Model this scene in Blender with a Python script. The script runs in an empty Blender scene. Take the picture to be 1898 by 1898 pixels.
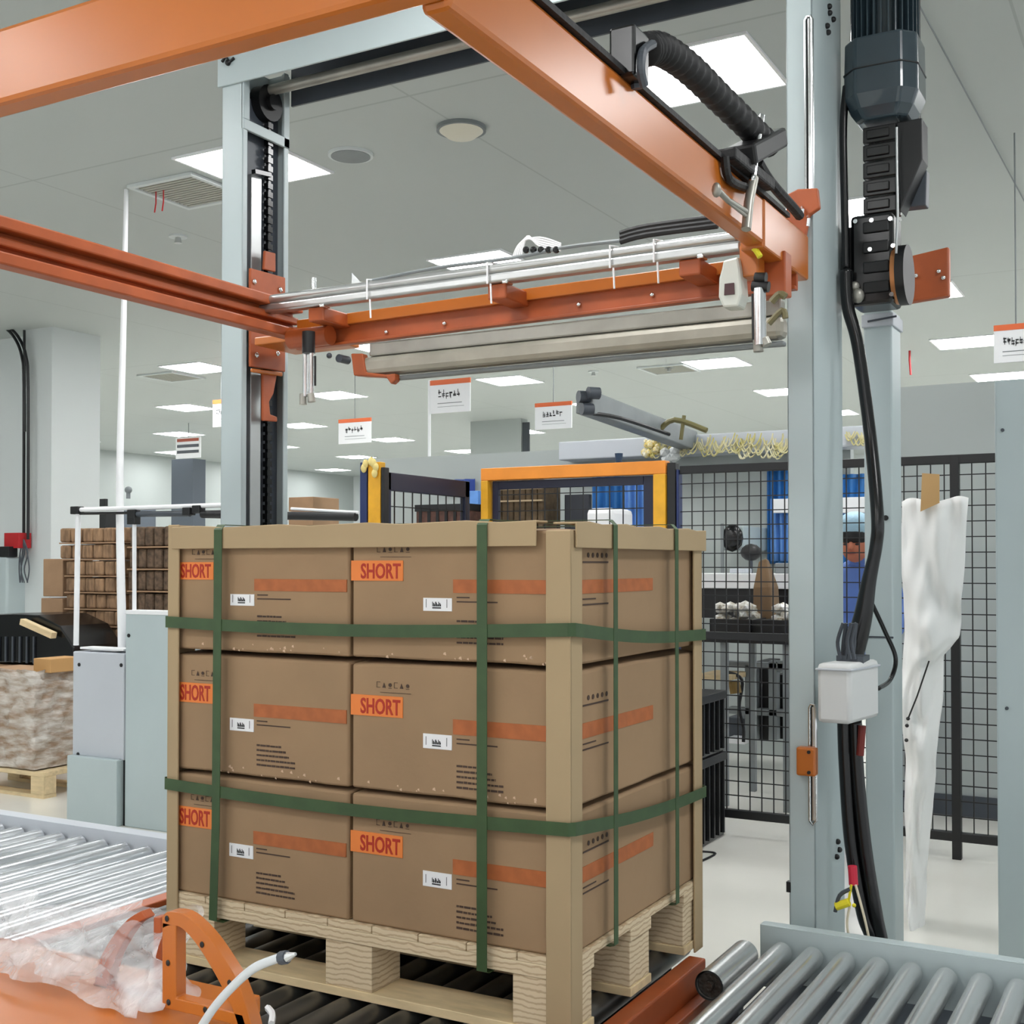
import bpy, bmesh, math, random
from mathutils import Vector, Matrix
random.seed(7)
SC = bpy.context.scene
COL = SC.collection
R = math.radians
# ------------------------------------------------------------------ camera, world, exposure
FPX = 2250.0; CX = 949.0; CY = 1006.0; YAW = R(29.05); PIT = R(1.0); HC = 1.48
cam = bpy.data.cameras.new('camera'); co = bpy.data.objects.new('camera', cam); COL.objects.link(co)
co.location = (0, 0, HC); co.rotation_euler = (R(90) + PIT, 0, YAW)
cam.sensor_width = 36; cam.lens = FPX / 1898 * 36; cam.shift_y = (CY - 949) / 1898; cam.clip_end = 200; cam.clip_start = 0.05
SC.camera = co
SC.view_settings.view_transform = 'Standard'; SC.view_settings.look = 'None'
SC.view_settings.gamma = 1; SC.view_settings.use_curve_mapping = False
SC.view_settings.exposure = 0.62
W = bpy.data.worlds.new('world'); SC.world = W; W.use_nodes = True
W.node_tree.nodes['Background'].inputs[0].default_value = (0.93, 0.97, 1, 1)
W.node_tree.nodes['Background'].inputs[1].default_value = 0.75
PANEL_STRENGTH = 17.0

# ------------------------------------------------------------------ pixel -> world helpers (measured on the photo once)
def ray(px, py):
    x = (px - CX) / FPX; y = -(py - CY) / FPX
    up = y * math.cos(PIT) + math.sin(PIT); fw = math.cos(PIT) - y * math.sin(PIT)
    return (x * math.cos(YAW) - fw * math.sin(YAW), x * math.sin(YAW) + fw * math.cos(YAW), up)
def onY(px, py, Y): d = ray(px, py); t = Y / d[1]; return Vector((d[0] * t, Y, HC + d[2] * t))
def onX(px, py, X): d = ray(px, py); t = X / d[0]; return Vector((X, d[1] * t, HC + d[2] * t))
def onZ(px, py, Z): d = ray(px, py); t = (Z - HC) / d[2]; return Vector((d[0] * t, d[1] * t, Z))

# ------------------------------------------------------------------ materials
def lin(c):
    c = c / 255.0
    return c / 12.92 if c <= 0.04045 else ((c + 0.055) / 1.055) ** 2.4
def rgb(r, g, b): return (lin(r), lin(g), lin(b), 1)
MATS = {}
def mat(name, c, rough=0.5, metal=0.0, var=0.0, vscale=6.0, bump=0.0, bscale=60.0, stretch=None, emit=0, spec=0.5, alpha=1.0, trans=0.0, c2=None, coat=0.0):
    m = bpy.data.materials.new(name); m.use_nodes = True; nt = m.node_tree; b = nt.nodes['Principled BSDF']
    b.inputs['Base Color'].default_value = rgb(*c); b.inputs['Roughness'].default_value = rough; b.inputs['Metallic'].default_value = metal
    b.inputs['Specular IOR Level'].default_value = spec; b.inputs['Alpha'].default_value = alpha
    b.inputs['Transmission Weight'].default_value = trans; b.inputs['Coat Weight'].default_value = coat
    if emit: b.inputs['Emission Color'].default_value = rgb(*c); b.inputs['Emission Strength'].default_value = emit
    if var or bump or c2:
        tc = nt.nodes.new('ShaderNodeTexCoord'); mp = nt.nodes.new('ShaderNodeMapping'); nt.links.new(tc.outputs['Object'], mp.inputs[0])
        if stretch: mp.inputs['Scale'].default_value = stretch
    if var or c2:
        n = nt.nodes.new('ShaderNodeTexNoise'); n.inputs['Scale'].default_value = vscale; n.inputs['Detail'].default_value = 5
        nt.links.new(mp.outputs[0], n.inputs['Vector'])
        r = nt.nodes.new('ShaderNodeValToRGB'); r.color_ramp.elements[0].position = 0.35; r.color_ramp.elements[1].position = 0.65
        a = rgb(*c); e = rgb(*c2) if c2 else a
        r.color_ramp.elements[0].color = tuple(v * (1 - var) for v in a[:3]) + (1,)
        r.color_ramp.elements[1].color = tuple(min(1, v * (1 + var)) for v in e[:3]) + (1,)
        nt.links.new(n.outputs['Fac'], r.inputs[0]); nt.links.new(r.outputs[0], b.inputs['Base Color'])
    if bump:
        n2 = nt.nodes.new('ShaderNodeTexNoise'); n2.inputs['Scale'].default_value = bscale; n2.inputs['Detail'].default_value = 4
        nt.links.new(mp.outputs[0], n2.inputs['Vector'])
        bp = nt.nodes.new('ShaderNodeBump'); bp.inputs['Strength'].default_value = bump; bp.inputs['Distance'].default_value = 0.01
        nt.links.new(n2.outputs['Fac'], bp.inputs['Height']); nt.links.new(bp.outputs[0], b.inputs['Normal'])
    MATS[name] = m; return m
CARD = mat('cardboard', (154, 126, 95), 0.8, var=0.05, vscale=5, bump=0.12, bscale=25)
CARDP = mat('edge_board', (171, 149, 115), 0.75, var=0.04, vscale=3)
CARDD = mat('carton_background', (160, 128, 98), 0.85, var=0.08)
KRAFT = mat('brown_bundle', (142, 112, 84), 0.85, var=0.35, vscale=25, stretch=(1, 1, 0.3), bump=0.5, bscale=30)
STRAP = mat('green_strap', (56, 80, 46), 0.55, var=0.1, vscale=20)
ORTAG = mat('orange_label', (226, 128, 58), 0.6, var=0.04)
ORBAND = mat('orange_print_band', (170, 96, 50), 0.6, var=0.1, vscale=30)
REDINK = mat('red_ink', (172, 44, 22), 0.6)
INK = mat('dark_print', (70, 52, 42), 0.7)
BLKINK = mat('black_print', (35, 35, 38), 0.6)
WHITE = mat('white_label', (235, 236, 238), 0.5)
ORANGE = mat('orange_paint', (182, 101, 34), 0.29, var=0.06, vscale=3, spec=0.5)
ORANGE2 = mat('orange_paint_reddish', (164, 80, 38), 0.42, var=0.12, vscale=8)  # darker, redder orange than the main paint
GREYP = mat('blue_grey_paint', (176, 189, 191), 0.38, var=0.03, vscale=2)
GREYL = mat('light_grey_paint', (186, 191, 198), 0.5, var=0.02, vscale=2)
GREYD = mat('dark_grey_steel', (66, 72, 80), 0.45, var=0.1)
GREYM = mat('mid_grey_steel', (122, 128, 130), 0.45, var=0.08)
MOTOR = mat('motor_paint', (48, 62, 70), 0.25, var=0.05, coat=0.5)
BLACK = mat('black_plastic', (14, 15, 17), 0.45)
BLACKG = mat('black_gloss', (9, 10, 12), 0.25)
RUBBER = mat('black_rubber', (18, 18, 20), 0.6, bump=0.3, bscale=40)
CHROME = mat('polished_steel', (215, 217, 218), 0.2, metal=1.0)
ALU = mat('aluminium', (196, 198, 198), 0.32, metal=0.85, var=0.05)
ALUM = mat('matt_aluminium', (160, 158, 150), 0.4, metal=0.6, var=0.12, vscale=8)
ROLL = mat('zinc_roller', (205, 207, 207), 0.27, metal=0.85, var=0.1, vscale=6, stretch=(1, 0.3, 1))
ROLLP = mat('grey_roller', (196, 200, 204), 0.24, metal=0.65, var=0.04)
def wood_mat(name, c1, c2, axis):
    m = mat(name, c1, 0.8); nt = m.node_tree; b = nt.nodes['Principled BSDF']
    tc = nt.nodes.new('ShaderNodeTexCoord'); mp = nt.nodes.new('ShaderNodeMapping'); nt.links.new(tc.outputs['Object'], mp.inputs[0])
    w = nt.nodes.new('ShaderNodeTexWave'); w.bands_direction = axis; w.inputs['Scale'].default_value = 24; w.inputs['Distortion'].default_value = 5
    w.inputs['Detail'].default_value = 3; w.inputs['Detail Scale'].default_value = 0.9; nt.links.new(mp.outputs[0], w.inputs['Vector'])
    r = nt.nodes.new('ShaderNodeValToRGB'); r.color_ramp.elements[0].color = rgb(*c1); r.color_ramp.elements[1].color = rgb(*c2); r.color_ramp.elements[0].position = 0.0; r.color_ramp.elements[1].position = 0.45
    nt.links.new(w.outputs['Fac'], r.inputs[0]); nt.links.new(r.outputs[0], b.inputs['Base Color']); return m
PLY = wood_mat('plywood_block', (186, 162, 130), (216, 198, 166), 'Z')
WOOD = mat('pallet_board', (214, 192, 152), 0.8, var=0.12, vscale=8, stretch=(1, 4, 4))
NAVY = mat('navy_paint', (28, 44, 92), 0.4)
BLUE = mat('blue_sheet', (40, 110, 178), 0.6, var=0.1)
BLUEL = mat('light_blue_sheet', (96, 146, 214), 0.6, var=0.12)
YELL = mat('yellow_paint', (226, 166, 34), 0.45, var=0.08, vscale=12)
YCAB = mat('yellow_cable', (186, 176, 98), 0.5, c2=(214, 208, 176), vscale=8)
CLOTH = mat('white_fabric', (232, 233, 232), 0.75, bump=0.3, bscale=8)
SKIN = mat('skin', (196, 120, 92), 0.6)
RED = mat('red_plastic', (178, 28, 34), 0.5)
WALL = mat('white_wall_panel', (206, 212, 212), 0.55)
PANELW = mat('partition_panel', (168, 175, 173), 0.5)
DOORG = mat('door_grey', (86, 94, 104), 0.5)
VENT = mat('vent_grille', (168, 168, 158), 0.6)
GLOW = mat('lamp_diffuser', (255, 255, 255), 0.5, emit=PANEL_STRENGTH)
# film: crumpled stretch wrap
FILM = bpy.data.materials.new('clear_film'); FILM.use_nodes = True
nt = FILM.node_tree; b = nt.nodes['Principled BSDF']; b.inputs['Base Color'].default_value = rgb(228, 228, 230); b.inputs['Roughness'].default_value = 0.16
tc = nt.nodes.new('ShaderNodeTexCoord'); n = nt.nodes.new('ShaderNodeTexNoise'); n.inputs['Scale'].default_value = 7; n.inputs['Detail'].default_value = 6; n.inputs['Distortion'].default_value = 1.2
nt.links.new(tc.outputs['Object'], n.inputs['Vector']); bp = nt.nodes.new('ShaderNodeBump'); bp.inputs['Strength'].default_value = 0.9; bp.inputs['Distance'].default_value = 0.03
nt.links.new(n.outputs['Fac'], bp.inputs['Height']); nt.links.new(bp.outputs[0], b.inputs['Normal'])
mr = nt.nodes.new('ShaderNodeMapRange'); mr.inputs[1].default_value = 0.3; mr.inputs[2].default_value = 0.7; mr.inputs[3].default_value = 0.12; mr.inputs[4].default_value = 0.58
nt.links.new(n.outputs['Fac'], mr.inputs[0]); nt.links.new(mr.outputs[0], b.inputs['Alpha'])
FILM2 = mat('stretch_wrap', (206, 200, 192), 0.22, var=0.0, c2=(150, 126, 104), vscale=3.5, bump=0.9, bscale=9, stretch=(2, 2, 7))
# floor and ceiling
FLOORM = mat('epoxy_floor', (222, 221, 213), 0.16, var=0.05, vscale=0.7, bump=0.02, bscale=3)
CEILM = mat('ceiling_panel', (182, 188, 186), 0.6)
nt = CEILM.node_tree; b = nt.nodes['Principled BSDF']
tc = nt.nodes.new('ShaderNodeTexCoord'); sp = nt.nodes.new('ShaderNodeSeparateXYZ'); nt.links.new(tc.outputs['Object'], sp.inputs[0])
def mth(op, a, bb):
    q = nt.nodes.new('ShaderNodeMath'); q.operation = op
    for i, v in enumerate((a, bb)):
        if isinstance(v, (int, float)): q.inputs[i].default_value = v
        else: nt.links.new(v, q.inputs[i])
    return q.outputs[0]
sx = mth('LESS_THAN', mth('PINGPONG', mth('ADD', sp.outputs[0], 0.58), 1.29), 0.006)
sy = mth('LESS_THAN', mth('PINGPONG', mth('ADD', sp.outputs[1], 0.3), 2.5), 0.008)
mx = nt.nodes.new('ShaderNodeMixRGB'); nt.links.new(mth('MAXIMUM', sx, sy), mx.inputs[0]); mx.inputs[1].default_value = rgb(182, 188, 186); mx.inputs[2].default_value = rgb(166, 172, 170)
nt.links.new(mx.outputs[0], b.inputs['Base Color'])

# ------------------------------------------------------------------ mesh builder
ORG = {}
class MB:
    def __init__(s): s.bm = bmesh.new()
    def box(s, a, b):
        a = Vector(a); b = Vector(b); lo = Vector(map(min, a, b)); hi = Vector(map(max, a, b))
        r = bmesh.ops.create_cube(s.bm, size=1); m = Matrix.Translation((lo + hi) / 2) @ Matrix.Diagonal(((hi.x - lo.x) or .0005, (hi.y - lo.y) or .0005, (hi.z - lo.z) or .0005, 1))
        bmesh.ops.transform(s.bm, matrix=m, verts=r['verts']); return s
    def bar(s, p, q, w, h, up=(0, 0, 1)):
        p = Vector(p); q = Vector(q); d = (q - p); L = d.length; d.normalize(); up = Vector(up)
        x = d.cross(up)
        if x.length < 1e-4: x = d.cross(Vector((0, 1, 0)))
        x.normalize(); z = x.cross(d)
        M = Matrix((x * w, d * L, z * h)).transposed().to_4x4(); M.translation = (p + q) / 2
        r = bmesh.ops.create_cube(s.bm, size=1); bmesh.ops.transform(s.bm, matrix=M, verts=r['verts']); return s
    def cyl(s, p, q, r, r2=None, seg=20, caps=True):
        p = Vector(p); q = Vector(q); d = q - p; M = d.to_track_quat('Z', 'Y').to_matrix().to_4x4(); M.translation = (p + q) / 2
        bmesh.ops.create_cone(s.bm, cap_ends=caps, segments=seg, radius1=r, radius2=r if r2 is None else r2, depth=d.length, matrix=M); return s
    def ball(s, c, r, sc=(1, 1, 1), sub=2):
        M = Matrix.Translation(Vector(c)) @ Matrix.Diagonal((r * sc[0], r * sc[1], r * sc[2], 1))
        bmesh.ops.create_icosphere(s.bm, subdivisions=sub, radius=1, matrix=M); return s
    def tube(s, pts, r, seg=8, smooth=0):
        pts = [Vector(p) for p in pts]
        if smooth:
            out = []; n = len(pts)
            for i in range(n - 1):
                a, b_, c, d = pts[max(i - 1, 0)], pts[i], pts[i + 1], pts[min(i + 2, n - 1)]
                for k in range(smooth):
                    t = k / smooth
                    out.append(.5 * ((2 * b_) + (c - a) * t + (2 * a - 5 * b_ + 4 * c - d) * t * t + (3 * b_ - a - 3 * c + d) * t ** 3))
            out.append(pts[-1]); pts = out
        rings = []; ref = None
        for i, p in enumerate(pts):
            t = (pts[min(i + 1, len(pts) - 1)] - pts[max(i - 1, 0)]).normalized()
            if ref is None: ref = t.orthogonal().normalized()
            ref = (ref - t * ref.dot(t)).normalized(); bn = t.cross(ref)
            rr = r(i / (len(pts) - 1)) if callable(r) else r
            rings.append([s.bm.verts.new(p + (ref * math.cos(a) + bn * math.sin(a)) * rr) for a in [2 * math.pi * k / seg for k in range(seg)]])
        s.loftv(rings); return s
    def loftv(s, rings, close=True, caps=True):
        n = len(rings[0])
        for A, B in zip(rings, rings[1:]):
            for k in range(n if close else n - 1):
                s.bm.faces.new((A[k], A[(k + 1) % n], B[(k + 1) % n], B[k]))
        if caps:
            s.bm.faces.new(rings[0][::-1]); s.bm.faces.new(rings[-1])
    def loft(s, rings, close=True, caps=True):
        s.loftv([[s.bm.verts.new(p) for p in r] for r in rings], close, caps); return s
    def prism(s, pts, off):
        off = Vector(off); a = [s.bm.verts.new(Vector(p)) for p in pts]; b_ = [s.bm.verts.new(Vector(p) + off) for p in pts]
        s.bm.faces.new(a); s.bm.faces.new(b_[::-1]); n = len(a)
        for k in range(n): s.bm.faces.new((a[k], b_[k], b_[(k + 1) % n], a[(k + 1) % n]))
        return s
    def grid(s, f, nu, nv):
        V = [[s.bm.verts.new(f(i / nu, j / nv)) for j in range(nv + 1)] for i in range(nu + 1)]
        for i in range(nu):
            for j in range(nv): s.bm.faces.new((V[i][j], V[i + 1][j], V[i + 1][j + 1], V[i][j + 1]))
        return s
    def build(s, name, m, parent=None, label=None, cat=None, group=None, kind=None, bev=0, smooth=False, solid=0, subd=0, base=None):
        bmesh.ops.recalc_face_normals(s.bm, faces=s.bm.faces)
        me = bpy.data.meshes.new(name); 
        if parent: org = ORG[parent]
        else:
            if base is None:
                vs = [v.co for v in s.bm.verts]
                base = Vector(((min(v.x for v in vs) + max(v.x for v in vs)) / 2, (min(v.y for v in vs) + max(v.y for v in vs)) / 2, min(v.z for v in vs)))
            org = Vector(base)
        bmesh.ops.translate(s.bm, verts=s.bm.verts, vec=-org)
        s.bm.to_mesh(me); s.bm.free(); me.materials.append(m)
        if smooth:
            for p in me.polygons: p.use_smooth = True
            if smooth != 'all': me.set_sharp_from_angle(angle=R(40))
        o = bpy.data.objects.new(name, me); COL.objects.link(o); ORG[o] = org
        if parent: o.parent = parent
        else: o.location = org
        if solid: q = o.modifiers.new('s', 'SOLIDIFY'); q.thickness = solid; q.offset = 0
        if subd: q = o.modifiers.new('d', 'SUBSURF'); q.levels = subd; q.render_levels = subd
        if bev:
            q = o.modifiers.new('b', 'BEVEL'); q.width = bev; q.segments = 2; q.limit_method = 'ANGLE'; q.angle_limit = R(35); q.harden_normals = False
        tag(o, label, cat, group, kind); return o
def tag(o, label=None, cat=None, group=None, kind=None):
    if label: o['label'] = label
    if cat: o['category'] = cat
    if group: o['group'] = group
    if kind: o['kind'] = kind
    return o
def thing(name, label, cat, loc, group=None):
    o = bpy.data.objects.new(name, None); COL.objects.link(o); o.location = loc; o.empty_display_size = .1; ORG[o] = Vector(loc)
    return tag(o, label, cat, group)
def struct(name, mb, m, **k): return mb.build(name, m, kind='structure', **k)
def copy_tree(o, loc=None, label=None, parent=None):
    c = o.copy(); COL.objects.link(c)
    if parent: c.parent = parent
    for ch in list(o.children): copy_tree(ch, parent=c)
    if loc is not None: c.location = loc
    if label: c['label'] = label
    return c
def text(s, size, origin, xd, ud, m, parent, name='lettering', sx=1.0, thick=.0004, fit=None):
    cu = bpy.data.curves.new('t', 'FONT'); cu.body = s; cu.size = size; cu.extrude = thick; cu.resolution_u = 3; cu.offset = size * 0.022
    to = bpy.data.objects.new('t', cu); COL.objects.link(to)
    dg = bpy.context.evaluated_depsgraph_get(); me = bpy.data.meshes.new_from_object(to.evaluated_get(dg)); bpy.data.objects.remove(to)
    xd = Vector(xd).normalized(); ud = Vector(ud).normalized(); nd = xd.cross(ud)
    if fit: sx = fit / max(v.co.x for v in me.vertices)
    M = Matrix((xd * sx, ud, nd)).transposed().to_4x4(); M.translation = Vector(origin) - ORG[parent]
    me.transform(M); me.materials.clear(); me.materials.append(m)
    o = bpy.data.objects.new(name, me); COL.objects.link(o); o.parent = parent; ORG[o] = ORG[parent]; return o
V = Vector

# ================================================================== SETTING
CEIL = 3.67
mb = MB(); mb.box((-20, -8, -.1), (8, 26, 0)); struct('floor', mb, FLOORM)
mb = MB(); mb.box((-20, -8, CEIL), (8, 26, CEIL + .1)); struct('ceiling', mb, CEILM, base=(0, 0, CEIL))
mb = MB(); mb.box((-18.4, -8, 0), (-18.2, 26, CEIL)); struct('wall_left', mb, PANELW)
mb = MB(); mb.box((-18.2, 24.6, 0), (8, 24.8, CEIL)); struct('wall_back', mb, WALL)
p0 = onY(45, 610, 7.7); mb = MB(); mb.box((p0.x, 7.7, 0), (-9.13, 8.27, CEIL)); struct('wall_pillar', mb, WALL)
mb = MB(); mb.box((-12.2, 7.9, 0), (p0.x, 8.1, CEIL)); struct('wall_side', mb, WALL)
# grey box room at the far end and white partitions behind the fence
a = onY(872, 800, 16); b_ = onY(966, 800, 16); mb = MB(); mb.box((a.x, 16, 0), (b_.x, 16.2, CEIL)); struct('wall_far_box', mb, PANELW)
pa = onY(668, 850, 9.2)
mb = MB(); mb.box((pa.x, 9.2, 0), (-2.2, 9.3, 2.45)); struct('wall_partition_middle', mb, PANELW)
a = onY(1640, 715, 7.55); zp = onY(1750, 712, 7.55).z
mb = MB(); mb.box((a.x, 7.55, 0), (1.6, 7.65, zp)); struct('wall_partition_right', mb, PANELW)
mb = MB(); mb.box((a.x, 7.53, 0), (1.6, 7.55, .12)); struct('base_strip_right', mb, GREYD)  # dark grey strip along the foot of the right partition
a = onY(325, 850, 20); b_ = onY(357, 850, 20)
mb = MB(); mb.box((-18.2, 17.0, 0), (-18.16, 17.9, 2.6)); struct('door_1', mb, DOORG)

# ------------------------------------------------------------------ ceiling lights
gx = [.7, -1.87, -4.45, -7.03, -9.61, -12.2, -14.8, -17.3]; gy = [-4.9, -2.7, -.55, 2.6, 5.1, 7.6, 10.1, 12.6, 15.1, 17.6, 20.1, 22.6]
skip = {(-9.61, 7.6), (-9.61, 15.1), (-7.03, 17.6), (-7.03, 20.1), (-7.03, 22.6)}
def light0():
    t = thing('ceiling_light', 'square flush ceiling light panel', 'ceiling light', (0, 0, CEIL), 'square light panels set in the ceiling')
    mb = MB()
    for a, c in (((-.31, -.31), (.31, -.295)), ((-.31, .295), (.31, .31)), ((-.31, -.295), (-.295, .295)), ((.295, -.295), (.31, .295))):
        mb.box((a[0], a[1], CEIL - .012), (c[0], c[1], CEIL - .0005))
    mb.build('frame', WHITE, t)
    mb = MB(); mb.box((-.294, -.294, CEIL - .008), (.294, .294, CEIL - .001)); mb.build('diffuser', GLOW, t)
    return t
L0 = None
ORD = ['first', 'second', 'third', 'fourth', 'fifth', 'sixth', 'seventh', 'eighth', 'ninth', 'tenth', 'eleventh', 'twelfth']
lab = {(-1.87, 5.1): 'large bright ceiling light panel behind the black corrugated hose', (-4.45, 5.1): 'bright ceiling light panel partly behind the top of the left grey column',
       (-4.45, 7.6): 'ceiling light panel just above the silver rail', (-1.87, 10.1): 'ceiling light panel behind the orange plate right of the motor post',
       (-1.87, 12.6): 'ceiling light panel beside the right hanging sign', (-4.45, 12.6): 'ceiling light panel below the roller bar, left of the right column',
       (-7.03, 12.6): 'ceiling light panel above the middle hanging signs', (-9.61, 12.6): 'ceiling light panel right of the left column, below the cylinder rods',
       (-9.61, 10.1): 'ceiling light panel just left of the left column beside the vent', (-12.2, 12.6): 'ceiling light panel left of the column beside the half hidden orange sign',
       (-12.2, 15.1): 'ceiling light panel above the small hanging sign right of the left column', (-12.2, 17.6): 'ceiling light panel left of the sign pole, above the yellow safety gate',
       (-4.45, 15.1): 'ceiling light panel touching the left edge of the right column', (-14.8, 15.1): 'flat looking far ceiling light panel above the striped notice',
       (-12.2, 20.1): 'small far ceiling light panel right of the white sign pole', (-9.61, 17.6): 'small far ceiling light panel below the second hanging sign',
       (-1.87, 15.1): 'ceiling light panel low at the right picture edge', (-7.03, 15.1): 'ceiling light panel behind the grey lifting arm'}
for X in gx:
    for Y in gy:
        if (X, Y) in skip or (X < -8 and Y < 5) or (X < -12.1 and Y < 7): continue
        if L0 is None: L0 = light0(); o = L0; o.location = (X, Y, CEIL)
        else: o = copy_tree(L0, (X, Y, CEIL))
        if (X, Y) in lab: o['label'] = lab[(X, Y)]
        else: o['label'] = 'square ceiling light panel, %s row from the near end, %s column from the right' % (ORD[gy.index(Y)], ORD[gx.index(X)])
# ceiling fittings
def vent(px, py, lab_, size=.55):
    c = onZ(px, py, CEIL); t = thing('ceiling_vent', lab_, 'vent', (c.x, c.y, CEIL))
    mb = MB(); h = size / 2
    for a, b_ in (((-h, -h), (h, -h + .03)), ((-h, h - .03), (h, h)), ((-h, -h + .03), (-h + .03, h - .03)), ((h - .03, -h + .03), (h, h - .03))):
        mb.box((c.x + a[0], c.y + a[1], CEIL - .02), (c.x + b_[0], c.y + b_[1], CEIL - .001))
    mb.build('frame', WALL, t)
    mb = MB()
    for k in range(14): 
        y = c.y - h + .04 + k * (size - .08) / 13
        mb.box((c.x - h + .03, y - .008, CEIL - .012), (c.x + h - .03, y + .012, CEIL - .004))
    mb.build('grille', VENT, t); return t, c
t, c = vent(352, 352, 'square ceiling vent with two red ribbons, left of the left column', .5)
for dx in (-.03, .03):
    mb = MB(); mb.tube([(c.x - .14 + dx, c.y - .1, CEIL - .01), (c.x - .14 + dx, c.y - .1, CEIL - .08), (c.x - .13 + dx, c.y - .12, CEIL - .14)], .004); mb.build('ribbon', RED, t)
vent(318, 697, 'small distant ceiling vent below the left orange beam')
vent(1240, 683, 'distant ceiling vent below the roller bar')
c = onZ(650, 285, CEIL); t = thing('ceiling_speaker', 'round flush speaker in the ceiling right of the left column', 'speaker', (c.x, c.y, CEIL))
mb = MB(); mb.cyl((c.x, c.y, CEIL - .015), (c.x, c.y, CEIL), .12, seg=32); mb.build('rim', WALL, t, smooth=True)
mb = MB(); mb.cyl((c.x, c.y, CEIL - .018), (c.x, c.y, CEIL - .014), .105, seg=32); mb.build('grille', GREYM, t)
c = onZ(855, 236, CEIL); t = thing('smoke_detector', 'cream dome detector on the ceiling under the top orange beams', 'detector', (c.x, c.y, CEIL))
mb = MB(); mb.cyl((c.x, c.y, CEIL - .02), (c.x, c.y, CEIL), .125, seg=32); mb.build('base', GREYM, t, smooth=True)
mb = MB(); mb.cyl((c.x, c.y, CEIL - .05), (c.x, c.y, CEIL - .02), .07, .11, seg=32); mb.build('dome', mat('cream_plastic', (216, 212, 196), .5), t, smooth=True)
for px, py, l in ((330, 437, 'small white sprinkler head on the ceiling below the square vent'), (1240, 680, 'small sprinkler head on the ceiling in front of the distant vent'), (1100, 688, 'tiny sprinkler head on the ceiling under the roller bar')):
    c = onZ(px, py, CEIL); t = thing('sprinkler', l, 'sprinkler', (c.x, c.y, CEIL))
    mb = MB(); mb.cyl((c.x, c.y, CEIL - .012), (c.x, c.y, CEIL), .06, seg=24); mb.build('plate', WALL, t)
    mb = MB(); mb.cyl((c.x, c.y, CEIL - .05), (c.x, c.y, CEIL - .012), .025, .018, seg=16); mb.build('head', ALU, t)
a = onZ(1704, 10, CEIL - .02); b_ = onZ(1898, 372, CEIL - .02); d = (b_ - a)
mb = MB(); mb.tube([a - d * .1, a, b_, b_ + d * .5], .004, 6); mb.build('ceiling_wire', GREYM, label='thin grey wire running diagonally along the ceiling, right of the motor', cat='wire')
c = onZ(1686, 650, CEIL); mb = MB(); mb.tube([(c.x, c.y, CEIL), (c.x, c.y, CEIL - .1), (c.x + .01, c.y, CEIL - .25)], .012, 6); mb.build('red_ribbon', RED, label='short red ribbon hanging from the ceiling right of the motor post', cat='ribbon')

# ================================================================== CONVEYORS
ZT = .42
def conveyor(label, x0, x1, pitch, r, m, y0=1.75, y1=3.34, offs=0):
    t = thing('roller_conveyor', label, 'conveyor', ((x0 + x1) / 2, (y0 + y1) / 2, 0))
    x = x0 + pitch / 2 + offs; first = None
    while x < x1 - r * .6:
        if first is None:
            mb = MB(); mb.cyl((x, y0, ZT - r), (x, y1, ZT - r), r, seg=28); first = mb.build('roller', m, t, smooth=True); fx = x
        else:
            c = first.copy(); COL.objects.link(c); c.parent = t; c.location = (x - fx, 0, 0)
        x += pitch
    return t
def rail(t, x0, x1, y, m, h0=.2, h1=.45, w=.035, top=True):
    mb = MB(); mb.box((x0, y, h0), (x1, y + .006, h1 - .004)); mb.box((x0, y, h1 - .006), (x1, y + w, h1)); mb.box((x0, y, h0), (x1, y + w, h0 + .006)); mb.build('side_rail', m, t, bev=.002)
def legs(t, xs, ys):
    for x in xs:
        for y in ys: mb = MB(); mb.box((x - .03, y - .02, 0), (x + .03, y + .02, .2)); mb.build('leg', GREYP, t)
tl = conveyor('left stretch of pale roller conveyor running up to the strapped load', -6.2, -2.92, .118, .037, ROLLP)
rail(tl, -6.2, -2.92, 3.36, GREYL, w=.07); rail(tl, -6.2, -2.92, 1.68, GREYL); legs(tl, (-6.1, -4.5, -3), (1.7, 3.4))
tm = conveyor('middle stretch of dark roller conveyor under the wooden pallet', -2.82, -1.2, .088, .034, mat('dark_roller', (92, 92, 90), .38, metal=.8, var=.15), y1=3.3)
rail(tm, -2.82, -1.2, 1.68, GREYL); rail(tm, -2.82, -1.32, 3.33, GREYD, h1=.4); legs(tm, (-2.7, -1.3), (1.7, 3.34))
mb = MB(); mb.box((-2.9, 1.72, .3), (-2.84, 3.33, .417)); mb.build('cross_rail', ORANGE2, tm, bev=.004)
mb = MB(); mb.box((-1.205, 1.72, .22), (-1.155, 3.17, .405)); mb.box((-1.155, 1.72, .22), (-1.12, 3.17, .33)); mb.build('end_rail', ORANGE2, tm, bev=.005)
tr = conveyor('right stretch of bright steel roller conveyor in the right foreground', -1.045, 2.2, .088, .0295, ROLL, y1=3.36)
mb = MB(); mb.box((-1.03, 1.75, .3), (2.2, 3.37, .305)); mb.build('roller_shade_sheet', GREYD, tr)  # added dark sheet, stands in for the shade between the rollers
mb = MB(); mb.box((-2.8, 1.75, .28), (-1.3, 3.32, .285)); mb.build('roller_shade_sheet', GREYD, tm)  # same added shade sheet, below the pallet rollers
rail(tr, -1.07, 2.2, 3.38, GREYP, h0=.28, h1=.455, w=.04); rail(tr, -1.03, 2.2, 1.68, GREYP); legs(tr, (-.9, .6, 2), (1.7, 3.4))
mb = MB(); mb.cyl((-1.078, 2.98, .4), (-1.078, 3.27, .4), .038, seg=28, caps=False); mb.cyl((-1.078, 2.98, .4), (-1.078, 3.27, .4), .033, seg=28, caps=False)
t = thing('loose_roller', 'short steel roller with an open dark end, between load and right conveyor', 'roller', (-1.06, 3.1, .36))
mb.build('tube', ROLL, t, smooth=True)
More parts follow.
